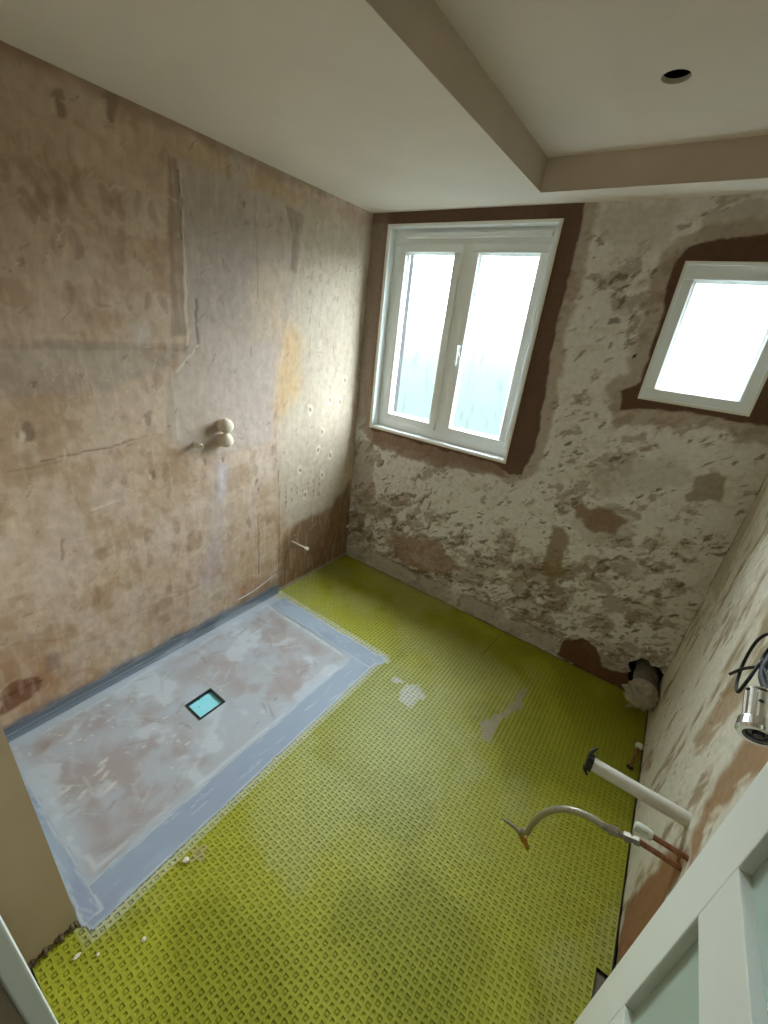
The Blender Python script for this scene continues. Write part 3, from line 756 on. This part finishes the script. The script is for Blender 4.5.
def tape(name, u0, u1, v0, v1, along, flare=None, seed=1):
    """strip of waterproofing tape lying over the tray edge; along = 'u' or 'v'"""
    P = Plaster(axis_lin([u0 - 0.03, u1 + 0.03], 0.006), axis_lin([v0 - 0.03, v1 + 0.03], 0.006), (148, 160, 178), seed)
    U, V = P.U, P.V
    P.mix(sstep(0.45, 0.65, P.n(6, 3, seed=1) if along == 'v' else P.n(3, 6, seed=1)) * 0.55, (166, 180, 196))
    P.mix(sstep(0.55, 0.68, P.n(20, 5, seed=2) if along == 'v' else P.n(5, 20, seed=2)) * 0.45, (142, 150, 176))
    for k_ in range(26):
        P.stroke(P.rs.uniform(u0, u1), P.rs.uniform(v0, v1), (math.pi / 2 if along == 'v' else 0) + P.rs.randn() * 0.2, 0.09, 0.003, (186, 196, 204), 0.45, 0.0003)
    wob = (fbm(U, V, 14, 14, 3, seed + 60) - 0.5) * 0.016
    d = np.maximum.reduce([u0 - U, U - u1, v0 - V, V - v1]) + wob
    if flare is not None: d = np.minimum(d, np.hypot(U - flare[0], V - flare[1]) - flare[2] + wob)
    P.mix(1 - sstep(0.0, 0.006, np.abs(d + 0.004)), (186, 194, 196))
    dc = (d[:-1, :-1] + d[1:, 1:]) / 2
    return P.mesh(name, lambda u, v, h: (u, v, 0.0016 + h), lambda u, v: dc < 0.0, M['tray'], tray)
tape('sealing_tape', TX - 0.13, TX, NIBY + 0.01, TY - 0.005, 'v', seed=31)
P0 = tape('sealing_tape', 0.075, TX, TY - 0.115, TY, 'u', flare=(TX - 0.012, TY - 0.028, 0.042), seed=32)
P0.location.z += 0.0007
P0 = tape('sealing_tape', 0.02, TX - 0.03, NIBY + 0.006, NIBY + 0.055, 'u', seed=33); P0.location.z += 0.0005
# tape turned up the foot of the long wall
P = Plaster(axis_lin([NIBY, TY + 0.01], 0.007), axis_lin([0.0, 0.10], 0.005), (112, 122, 134), 35)
U, V = P.U, P.V
P.mix(sstep(0.5, 0.62, P.n(5, 18, seed=1)) * 0.7, (146, 154, 162)); P.mix(sstep(0.56, 0.66, P.n(4, 12, seed=2)) * 0.6, (84, 92, 106))
P.mix((1 - sstep(0, 0.004, np.abs(V - 0.02 - 0.012 * P.n(4, seed=3)))) * 0.7, (188, 196, 202))
dd = V - (0.055 + 0.04 * (P.n(6, seed=4) - 0.4)); dc = (dd[:-1, :-1] + dd[1:, 1:]) / 2
P.mix(1 - sstep(0, 0.006, np.abs(dd)), (158, 160, 160))
P.mesh('wall_tape', lambda u, v, h: (0.0055 + 0.012 * np.maximum(0, 1 - v / 0.02) ** 2 + h, u, v + 0.001), lambda u, v: dc < 0, M['tray'], tray)
# strip of torn tape lying loose at its far end
bm = nb(); pts = [on(238, 600, 0, 0.006), on(255, 590, 0, 0.012), on(276, 574, 0, 0.012)]
pts = [Vector(p) for p in pts]
tube(bm, pts, 0.003, 6, 6); obj('tape_fold', bm, material('white_tape_fold', srgb(206, 212, 214), rough=0.6), tray)

# ------------------------------------------------------------------ floor drain
dr = empty('floor_drain', (DX, DY, 0), 'square black shower drain with a pale cyan insert set in the grey tray', 'drain')
bm = nb()
t = 0.008
for (a, b, c, d) in ((-DHX, DHX, -DHY, -DHY + t), (-DHX, DHX, DHY - t, DHY), (-DHX, -DHX + t, -DHY + t, DHY - t), (DHX - t, DHX, -DHY + t, DHY - t)):
    box(bm, DX + a, DX + b, DY + c, DY + d, -0.022, -0.004)
obj('drain_frame', bm, M['black_plastic'], dr)
bm = nb(); box(bm, DX - DHX + t, DX + DHX - t, DY - DHY + t, DY + DHY - t, -0.024, -0.018); obj('insert', bm, M['cyan'], dr)
for q in ((199, 700), (199, 707)):
    a = on(*q, 2, -0.018); bm = nb(); lathe(bm, (a[0], a[1], -0.0179), (0, 0, 1), [(0, 0.0025), (0.0004, 0.0025), (0.0006, 0)], 10); obj('screw_hole', bm, M['black_plastic'], dr)

# ------------------------------------------------------------------ windows
def bars(bm, x0, x1, z0, z1, y0, y1, w, bev=0.004, wt=None, wb=None):
    wt = wt or w; wb = wb or w
    box(bm, x0, x1, y0, y1, z0, z0 + wb, bev); box(bm, x0, x1, y0, y1, z1 - wt, z1, bev)
    box(bm, x0, x0 + w, y0, y1, z0 + wb, z1 - wt, bev); box(bm, x1 - w, x1, y0, y1, z0 + wb, z1 - wt, bev)
    return bm
def bead(bm, x0, x1, z0, z1, ya, yb, w):
    """sloping glazing bead: rectangle ring from outer edge at ya to inner edge at yb"""
    A = [bm.verts.new((x, ya, z)) for x, z in ((x0, z0), (x1, z0), (x1, z1), (x0, z1))]
    B = [bm.verts.new((x, yb, z)) for x, z in ((x0 + w, z0 + w), (x1 - w, z0 + w), (x1 - w, z1 - w), (x0 + w, z1 - w))]
    for i in range(4): bm.faces.new((A[i], A[(i + 1) % 4], B[(i + 1) % 4], B[i]))
    return bm
x0, x1, z0, z1 = WIN1
w1 = empty('window_1', ((x0 + x1) / 2, 0.05, z0), 'tall white double casement window with frosted panes', 'window', kind='structure')
bm = nb(); bars(bm, x0, x1, z0, z1, -0.006, 0.075, 0.010, 0.002); obj('reveal_lining', bm, M['upvc'], w1)
bm = nb(); bars(bm, x0 + 0.01, x1 - 0.01, z0 + 0.01, z1 - 0.01, 0.058, 0.12, 0.052, 0.004, wt=0.078); obj('frame', bm, M['upvc'], w1)
bm = nb(); box(bm, 0.580, 0.655, 0.060, 0.118, z0 + 0.055, z1 - 0.080, 0.003); obj('mullion', bm, M['upvc'], w1)
bm = nb(); box(bm, x0 + 0.09, x1 - 0.04, 0.034, 0.060, z1 - 0.056, z1 - 0.030, 0.005); obj('trickle_vent', bm, M['upvc'], w1)
bm = nb(); bars(bm, x0 - 0.008, x1 + 0.008, z0 - 0.008, z1 + 0.004, -0.009, 0.0, 0.010, 0.0, wt=0.006); obj('sealant_bead', bm, M['sealant'], w1)
for a, b in ((0.186, 0.588), (0.646, 1.058)):
    s0, s1 = 1.140, 2.160
    bm = nb(); bars(bm, a, b, s0, s1, 0.046, 0.10, 0.044, 0.005); sash = obj('sash', bm, M['upvc'], w1)
    bm = nb(); bead(bm, a + 0.042, b - 0.042, s0 + 0.042, s1 - 0.042, 0.052, 0.072, 0.014); obj('glazing_bead', bm, M['upvc'], sash)
    bm = nb(); box(bm, a + 0.04, b - 0.04, 0.070, 0.0745, s0 + 0.04, s1 - 0.04)
    obj('pane', bm, M['frost'], sash)
    if a > 0.6:
        bm = nb(); box(bm, a + 0.010, a + 0.034, 0.038, 0.048, 1.60, 1.67, 0.004)
        tube(bm, [(a + 0.022, 0.040, 1.650), (a + 0.022, 0.020, 1.648), (a + 0.026, 0.014, 1.62), (a + 0.030, 0.014, 1.55)], lambda t_: 0.009 - 0.003 * t_, 10, 8)
        obj('handle', bm, M['upvc'], sash, True, 0.7)
x0, x1, z0, z1 = WIN2
w2 = empty('window_2', ((x0 + x1) / 2, 0.03, z0), 'small white fixed window with one frosted pane beside the right corner', 'window', kind='structure')
bm = nb(); bars(bm, x0, x1, z0, z1, -0.006, 0.03, 0.008, 0.002); obj('reveal_lining', bm, M['upvc'], w2)
bm = nb(); bars(bm, x0 + 0.006, x1 - 0.006, z0 + 0.006, z1 - 0.006, 0.012, 0.12, 0.040, 0.005, wt=0.052); fr = obj('frame', bm, M['upvc'], w2)
bm = nb(); bead(bm, x0 + 0.044, x1 - 0.044, z0 + 0.044, z1 - 0.056, 0.016, 0.036, 0.014); obj('glazing_bead', bm, M['upvc'], fr)
bm = nb(); box(bm, x0 + 0.04, x1 - 0.04, 0.034, 0.0385, z0 + 0.04, z1 - 0.05); obj('pane', bm, M['frost'], w2)
bm = nb(); bars(bm, x0 - 0.006, x1 + 0.006, z0 - 0.006, z1 + 0.004, -0.009, 0.0, 0.008, 0.0, wt=0.005); obj('sealant_bead', bm, M['sealant'], w2)

# ------------------------------------------------------------------ door_1: open, standing along the right wall
DF = 2.05; DT = 0.036; DY0, DY1 = -2.326, -1.638      # face plane, thickness, hinge side, free edge
ST = 0.095
door = empty('door_1', (DF + DT, DY0, 0.008), 'open white panelled door with frosted glass lights', 'door', kind='structure')
for a, b in ((DY1 - ST, DY1), (DY0, DY0 + ST)):
    bm = nb(); box(bm, DF, DF + DT, a, b, 0.008, 1.99, 0.0025); obj('stile', bm, M['door'], door)
panes = ((0.27, 0.565), (0.690, 0.993), (1.118, 1.42), (1.545, 1.85))
rails = [0.008] + [v for p in panes for v in p] + [1.99]
for a, b in zip(rails[::2], rails[1::2]):
    bm = nb(); box(bm, DF, DF + DT, DY0 + ST, DY1 - ST, a, b, 0.0015); obj('rail', bm, M['door'], door)
for a, b in panes:
    bm = nb(); box(bm, DF + 0.0145, DF + 0.0205, DY0 + ST - 0.006, DY1 - ST + 0.006, a - 0.006, b + 0.006); obj('pane', bm, M['door_glass'], door)
for z in (0.25, 1.0, 1.75):
    bm = nb(); lathe(bm, (DF + DT, DY0 - 0.004, z - 0.04), (0, 0, 1), [(0, 0), (0, 0.006), (0.08, 0.006), (0.08, 0)], 10); obj('hinge', bm, M['chrome'], door)

# ------------------------------------------------------------------ pipes on the right wall
# white waste pipe
A = on(688, 820, 0, W); ln = 0.268
t = empty('waste_pipe', A, 'white plastic waste pipe sticking out of the wall with a black taped end', 'pipe')
bm = nb(); lathe(bm, A + np.array([0.02, 0, 0]), (-1, 0, 0), [(0, 0), (0, 0.0205), (ln, 0.0205), (ln + 0.02, 0.0205), (ln + 0.02, 0.0175), (ln - 0.02, 0.0175), (ln - 0.02, 0)], 24); obj('pipe', bm, M['white_plastic'], t, True, 0.7)
bm = nb(); e_ = A + np.array([-ln + 0.006, 0, 0])
lathe(bm, e_ + np.array([0.010, 0, 0]), (-1, 0, 0), [(0, 0.0212), (0.0, 0.0235), (0.017, 0.024), (0.018, 0.017), (0.006, 0.012), (0.006, 0)], 20, mod=lambda i, d: 1 + 0.10 * math.sin(i * 1.9) + 0.05 * math.sin(i * 4.1)); obj('end_wrap', bm, M['black_rubber'], t, True, 0.6)
for dz, ln2, dy in ((0.03, 0.030, 0.03), (-0.034, 0.026, -0.008)):
    bm = nb(); p0 = Vector(e_ + np.array([-0.004, 0, dz * 0.6]))
    tube(bm, [p0, p0 + Vector((0.002, dy * 0.5, dz * 0.4)), p0 + Vector((0.012, dy, dz * 0.7))], lambda s: 0.007 * (1.05 - 0.6 * s), 8, 6); obj('wrap_tail', bm, M['black_rubber'], t, True)

# copper supply with push-fit cap
A = on(687, 858, 0, W)
t = empty('capped_copper_pipe', A, 'short copper pipe below the white waste pipe closed by a white push-fit cap', 'pipe')
bm = nb(); lathe(bm, A + np.array([0.02, 0, 0]), (-1, 0, 0), [(0, 0), (0, 0.0075), (0.12, 0.0075), (0.12, 0)], 16); obj('pipe', bm, M['copper'], t, True, 0.7)
bm = nb(); lathe(bm, A + np.array([-0.080, 0, 0]), (-1, 0, 0), [(0, 0.0076), (0.0, 0.0125), (0.006, 0.0135), (0.012, 0.0125), (0.013, 0.0145), (0.034, 0.0145), (0.042, 0.011), (0.044, 0)], 20); obj('cap', bm, M['cap_white'], t, True, 0.6)

# copper supply with isolator, flexible hose and tee tap
A = on(680, 868, 0, W); ax = np.array([-1, 0, 0])
t = empty('flexible_tap_hose', A, 'braided flexible hose curving from a copper pipe to a small brass fitting', 'hose')
bm = nb(); lathe(bm, A + np.array([0.02, 0, 0]), ax, [(0, 0), (0, 0.0075), (0.125, 0.0075), (0.125, 0)], 16); obj('pipe', bm, M['copper'], t, True, 0.7)
hp = [on(x, y, 1, A[1]) for x, y in ((624, 836), (604, 826), (590, 817), (575, 811), (560, 809), (545, 813), (534, 822), (527, 833))]
v0 = Vector(A + np.array([-0.095, 0, 0])); v1 = Vector(hp[0]); d0 = (v1 - v0)
bm = nb(); lathe(bm, v0, d0, [(0, 0), (0, 0.012), (0.014, 0.012), (0.015, 0.009), (d0.length * 0.55, 0.009), (d0.length * 0.56, 0.013), (d0.length, 0.013), (d0.length, 0)], 6); obj('isolator_valve', bm, M['nickel'], t)
bm = nb(); lathe(bm, v1, Vector(hp[1]) - v1, [(0, 0), (0, 0.008), (0.012, 0.009), (0.014, 0.0135), (0.036, 0.0135), (0.038, 0.0105), (0.055, 0.0105), (0.055, 0)], 8); obj('hose_nut', bm, M['nickel'], t)
bm = nb(); tube(bm, [tuple(p) for p in hp[1:]], lambda s: 0.0098 + 0.0004 * math.sin(s * 260), 12, 14); obj('hose', bm, M['braid'], t, True)
c = Vector(on(521, 833, 1, A[1]))
bm = nb(); e1 = Vector(on(534, 827, 1, A[1])); lathe(bm, c, e1 - c, [(-0.006, 0), (-0.006, 0.0095), (0.020, 0.0105), (0.024, 0.0085), (0.030, 0)], 12); obj('tee_body', bm, M['nickel'], t, True, 0.7)
bm = nb(); e2 = Vector(on(502, 818, 1, A[1])); tube(bm, [c, c.lerp(e2, 0.5) + Vector((0, 0, 0.004)), e2], lambda s: 0.0075 - 0.005 * s, 8, 6); obj('tap_lever', bm, M['nickel'], t, True)
bm = nb(); e3 = Vector(on(529, 852, 1, A[1])); lathe(bm, c, e3 - c, [(0, 0), (0, 0.0085), (0.012, 0.0085), (0.013, 0.011), (0.03, 0.011), (0.032, 0.0085), (0.058, 0.007), (0.060, 0.0045), (0.050, 0.0045), (0.05, 0)], 12); obj('brass_outlet', bm, M['brass'], t, True, 0.6)

# soil pipe and crumpled bag in the corner
SX, SZ = HOLE[0], 0.152
bm = nb(); lathe(bm, (SX, 0.085, SZ), (0, -1, 0), [(0, 0), (0, 0.055), (0.212, 0.055), (0.215, 0.052), (0.215, 0)], 36)
t = empty('soil_pipe', (SX, 0, SZ - 0.055), 'wide grey soil pipe coming out of a hole low in the window wall', 'pipe')
obj('pipe', bm, M['soil'], t, True, 0.6)
bm = nb(); lathe(bm, (SX, -0.01, SZ), (0, -1, 0), [(0, 0.0555), (0.0, 0.0585), (0.03, 0.0585), (0.03, 0.0555)], 36, mod=lambda i, d: 1); obj('socket_ring', bm, M['soil'], t, True, 0.6)
bm = nb()
def crease(i, d):
    t_ = 2 * math.pi * i / 56
    amp = min(1.0, max(0.0, (d - 0.012) / 0.03))
    f = abs(math.sin(3.5 * t_ + d * 30)) * 0.30 + abs(math.sin(5.5 * t_ - d * 55 + 1)) * 0.26 - 0.24 + 0.10 * math.sin(t_ * 9 + d * 130)
    return 1 + amp * f
lathe(bm, (SX - 0.002, -0.112, SZ), (-0.10, -1, -0.22), [(0.0, 0.0585), (0.008, 0.0605), (0.018, 0.0585), (0.026, 0.064), (0.038, 0.058), (0.050, 0.067), (0.064, 0.060), (0.076, 0.064), (0.090, 0.050), (0.100, 0.048), (0.112, 0.030), (0.120, 0.026), (0.128, 0.0)], 56, mod=crease)
for v in bm.verts:
    if v.co.z < 0.006: v.co.z = 0.006
    if v.co.x > W - 0.004: v.co.x = W - 0.004
bag = obj('crumpled_bag', bm, M['bag'])
tag(bag, 'crumpled pale plastic bag stuffed over the open end of the soil pipe', 'bag')
for q in ((626, 706), (634, 697)):
    bm = nb(); a = on(*q, 1, -0.21); c_ = Vector((SX, -0.20, SZ - 0.03)); a = Vector(a)
    pts = [c_.lerp(a, s) for s in (0.45, 0.8, 1.05)]
    prev = None
    for i, p in enumerate(pts):
        w_ = (0.020, 0.016, 0.004)[i]
        row = [bm.verts.new(p + Vector((0, 0.004 * (i % 2), w_))), bm.verts.new(p + Vector((0.004, -0.010, 0))), bm.verts.new(p + Vector((0, 0, -w_)))]
        if prev:
            for j in range(2): bm.faces.new((prev[j], prev[j + 1], row[j + 1], row[j]))
        prev = row
    bmesh.ops.solidify(bm, geom=bm.faces[:], thickness=0.0015)
    obj('bag_flap', bm, M['bag'], bag)

# small copper stub by the floor with a white cap
t = empty('floor_copper_stub', (2.143, -0.515, 0), 'tiny copper pipe stub near the floor behind the waste pipe with a round white cap', 'pipe')
p0 = Vector((2.143, -0.512, -0.005)); p1 = Vector(on(639, 746, 0, 2.152))
bm = nb(); tube(bm, [p0, p0 + Vector((0, 0.006, 0.02)), p1], 0.0065, 10, 8); obj('pipe', bm, M['copper'], t, True)
bm = nb(); lathe(bm, p0 + Vector((0, 0, 0.0065)), (0, 0, 1), [(0, 0.014), (0.004, 0.013), (0.006, 0.008), (0.010, 0.0068)], 14); obj('collar', bm, M['black_rubber'], t, True)
bm = nb(); lathe(bm, p1 - Vector((0, 0.010, 0.006)), (0.05, 0.85, 0.5), [(0, 0), (0.0, 0.010), (0.004, 0.015), (0.014, 0.017), (0.024, 0.012), (0.028, 0)], 16); obj('cap', bm, M['cap_white'], t, True, 0.8)

# ------------------------------------------------------------------ pipe stubs on the long wall
def mushroom(q, tip, label):
    b = np.array(on(*q, 0, 0.0)); tp = on(*tip, 0, 0.062)
    ctr = np.array([0.0, tp[1], tp[2]])
    t = empty('capped_pipe_stub', ctr, label, 'pipe cap', 'plastered caps of the shower valve')
    bm = nb(); lathe(bm, ctr - np.array([0.01, 0, 0]), (1, 0, 0), [(0, 0), (0, 0.029), (0.040, 0.027), (0.040, 0)], 20); obj('stem', bm, M['dab'], t, True, 0.7)
    bm = nb(); lathe(bm, ctr + np.array([0.022, 0, 0]), (1, 0, 0), [(0, 0), (0, 0.030), (0.006, 0.0355), (0.022, 0.0345), (0.034, 0.028), (0.040, 0.017), (0.042, 0)], 24, mod=lambda i, d: 1 + 0.03 * math.sin(i * 0.8 + q[1])); obj('cap', bm, M['dab'], t, True)
mushroom((217, 432), (229.5, 427), 'upper of two rounded plaster-covered pipe caps on the brown wall')
mushroom((217, 446), (229.5, 441.5), 'lower of two rounded plaster-covered pipe caps on the brown wall')
tp = on(201, 446.5, 0, 0.05)
t = empty('broken_pipe_stub', (0, tp[1], tp[2]), 'small broken pipe stub beside the two rounded caps on the brown wall', 'pipe')
bm = nb(); lathe(bm, (-0.01, tp[1], tp[2]), (1, 0, 0), [(0, 0), (0, 0.011), (0.05, 0.010), (0.058, 0.008), (0.050, 0.005), (0.050, 0)], 12, mod=lambda i, d: 1 + 0.12 * math.sin(i * 2.3)); obj('pipe', bm, M['dab'], t, True, 0.7)
bm = nb(); lathe(bm, (0.046, tp[1], tp[2]), (1, 0, 0), [(0, 0.0102), (0, 0.0125), (0.006, 0.012), (0.010, 0.0085)], 12, mod=lambda i, d: 1 + 0.1 * math.sin(i * 1.7)); obj('rim', bm, M['crumb'], t, True)
A = on(292, 541.5, 0, 0.0)
t = empty('thin_overflow_tube', A, 'thin tube with a white tip poking from the brown wall near the floor', 'pipe')
bm = nb(); lathe(bm, A + np.array([-0.01, 0, 0]), (1, 0.0, 0.02), [(0, 0), (0, 0.006), (0.145, 0.006), (0.145, 0)], 10); obj('tube', bm, M['dab'], t, True, 0.7)
bm = nb(); lathe(bm, A + np.array([0.128, 0, 0.0025]), (1, 0.0, 0.02), [(0, 0.0061), (0, 0.0105), (0.018, 0.0115), (0.024, 0.007), (0.024, 0)], 12); obj('tip', bm, M['crumb'], t, True, 0.7)
A = on(349, 526, 0, 0.012)
bm = nb(); lathe(bm, (-0.006, A[1] if A[1] < -0.014 else -0.016, A[2]), (1, 0, 0), [(0, 0), (0, 0.011), (0.014, 0.012), (0.022, 0.008), (0.024, 0)], 12, mod=lambda i, d: 1 + 0.12 * math.sin(i * 2.1))
tag(obj('wall_plug', bm, M['crumb'], None, True), 'tiny white plug low in the corner under the tall window', 'plug')

# ------------------------------------------------------------------ chrome spotlight dangling on its cable
a = Vector(on(762, 694, 0, 2.10)); b = Vector(on(758, 737, 0, 2.10)); ax = (b - a); LL = ax.length
t = empty('spotlight', a, 'chrome fluted spotlight with dark lens dangling on black cable by the door', 'spotlight')
bm = nb(); lathe(bm, a, ax, [(0.0, 0), (0.0, 0.0234), (0.003, 0.0261), (0.006, 0.0261)], 48); obj('rear_cap', bm, M['chrome'], t, True, 0.5)
bm = nb(); lathe(bm, a, ax, [(0.006, 0.0216), (0.006, 0.0257), (LL * 0.70, 0.0257), (LL * 0.72, 0.0243)], 48, mod=lambda i, d: 1.0 if i % 8 < 5 else 0.91); obj('fluted_body', bm, M['chrome'], t, True, 0.35)
bm = nb(); lathe(bm, a, ax, [(LL * 0.70, 0.0243), (LL * 0.73, 0.0306), (LL * 0.93, 0.0328), (LL, 0.0297), (LL, 0.0225), (LL * 0.95, 0.0216)], 48); obj('bezel', bm, M['chrome'], t, True, 0.5)
bm = nb(); lathe(bm, a, ax, [(LL * 0.80, 0), (LL * 0.80, 0.0221), (LL * 0.96, 0.0221), (LL * 0.97, 0.018), (LL * 0.93, 0.016), (LL * 0.93, 0.009), (LL * 0.99, 0.007), (LL, 0)], 32); obj('lens', bm, M['lens'], t, True, 0.6)
bm = nb(); u_ = frame_of(ax); sc = a + ax.normalized() * 0.016 + (Vector(CAM) - a).normalized() * 0.0275; lathe(bm, sc, Vector(CAM) - a, [(0, 0), (0, 0.004), (0.002, 0.004), (0.002, 0)], 10); obj('set_screw', bm, M['black_plastic'], t)
cab = [a + ax.normalized() * 0.004, a - ax.normalized() * 0.03 + Vector((0.01, 0, 0.0)), on(762, 660, 0, 2.15), on(775, 640, 0, 2.165), on(768, 634, 0, 2.15), on(756, 642, 0, 2.14), on(744, 662, 0, 2.14), on(737, 682, 0, 2.135), on(738, 692, 0, 2.125), on(748, 680, 0, 2.125), on(760, 664, 0, 2.14), on(775, 655, 0, 2.16), on(800, 650, 0, W + 0.004)]
bm = nb(); tube(bm, [tuple(p) for p in cab], 0.0036, 10, 12); obj('cable', bm, M['black_rubber'], t, True)
cab = [on(730, 674, 0, 2.135), on(742, 669, 0, 2.13), on(756, 667, 0, 2.14), on(775, 668, 0, 2.16), on(795, 668, 0, W + 0.004)]
bm = nb(); tube(bm, [tuple(p) for p in cab], 0.0036, 10, 12); obj('cable', bm, M['black_rubber'], t, True)
bm = nb(); tube(bm, [tuple(p) for p in (a + ax.normalized() * 0.002 + Vector((0.008, 0, 0.006)), on(762, 676, 0, 2.13), on(768, 660, 0, 2.145), on(778, 645, 0, W + 0.004))], 0.007, 10, 10); obj('cable', bm, M['black_rubber'], t, True)

# ------------------------------------------------------------------ plaster crumbs on the matting
for q, r, lab in (((186, 861), 0.010, 'largest white plaster crumb on the yellow matting beside the blue tape'), ((144, 940), 0.007, 'white plaster crumb alone on the yellow matting near the front'), ((98, 955), 0.005, 'tiny plaster crumb nearest the corner of the tray tape'), ((77, 957), 0.006, 'thin plaster flake on the matting at the foot of the end wall')):
    p = on(*q, 2, 0.0); bm = nb(); bmesh.ops.create_icosphere(bm, subdivisions=2, radius=1)
    rb = random.Random(q[0])
    for v in bm.verts:
        v.co = Vector((p[0], p[1], r * 0.55)) + Vector((v.co.x * r, v.co.y * r * (1.8 if q[0] == 77 else 1), v.co.z * r * 0.55)) * rb.uniform(0.75, 1.1)
    tag(obj('plaster_crumb', bm, M['crumb']), lab, 'crumb', 'plaster crumbs on the matting')
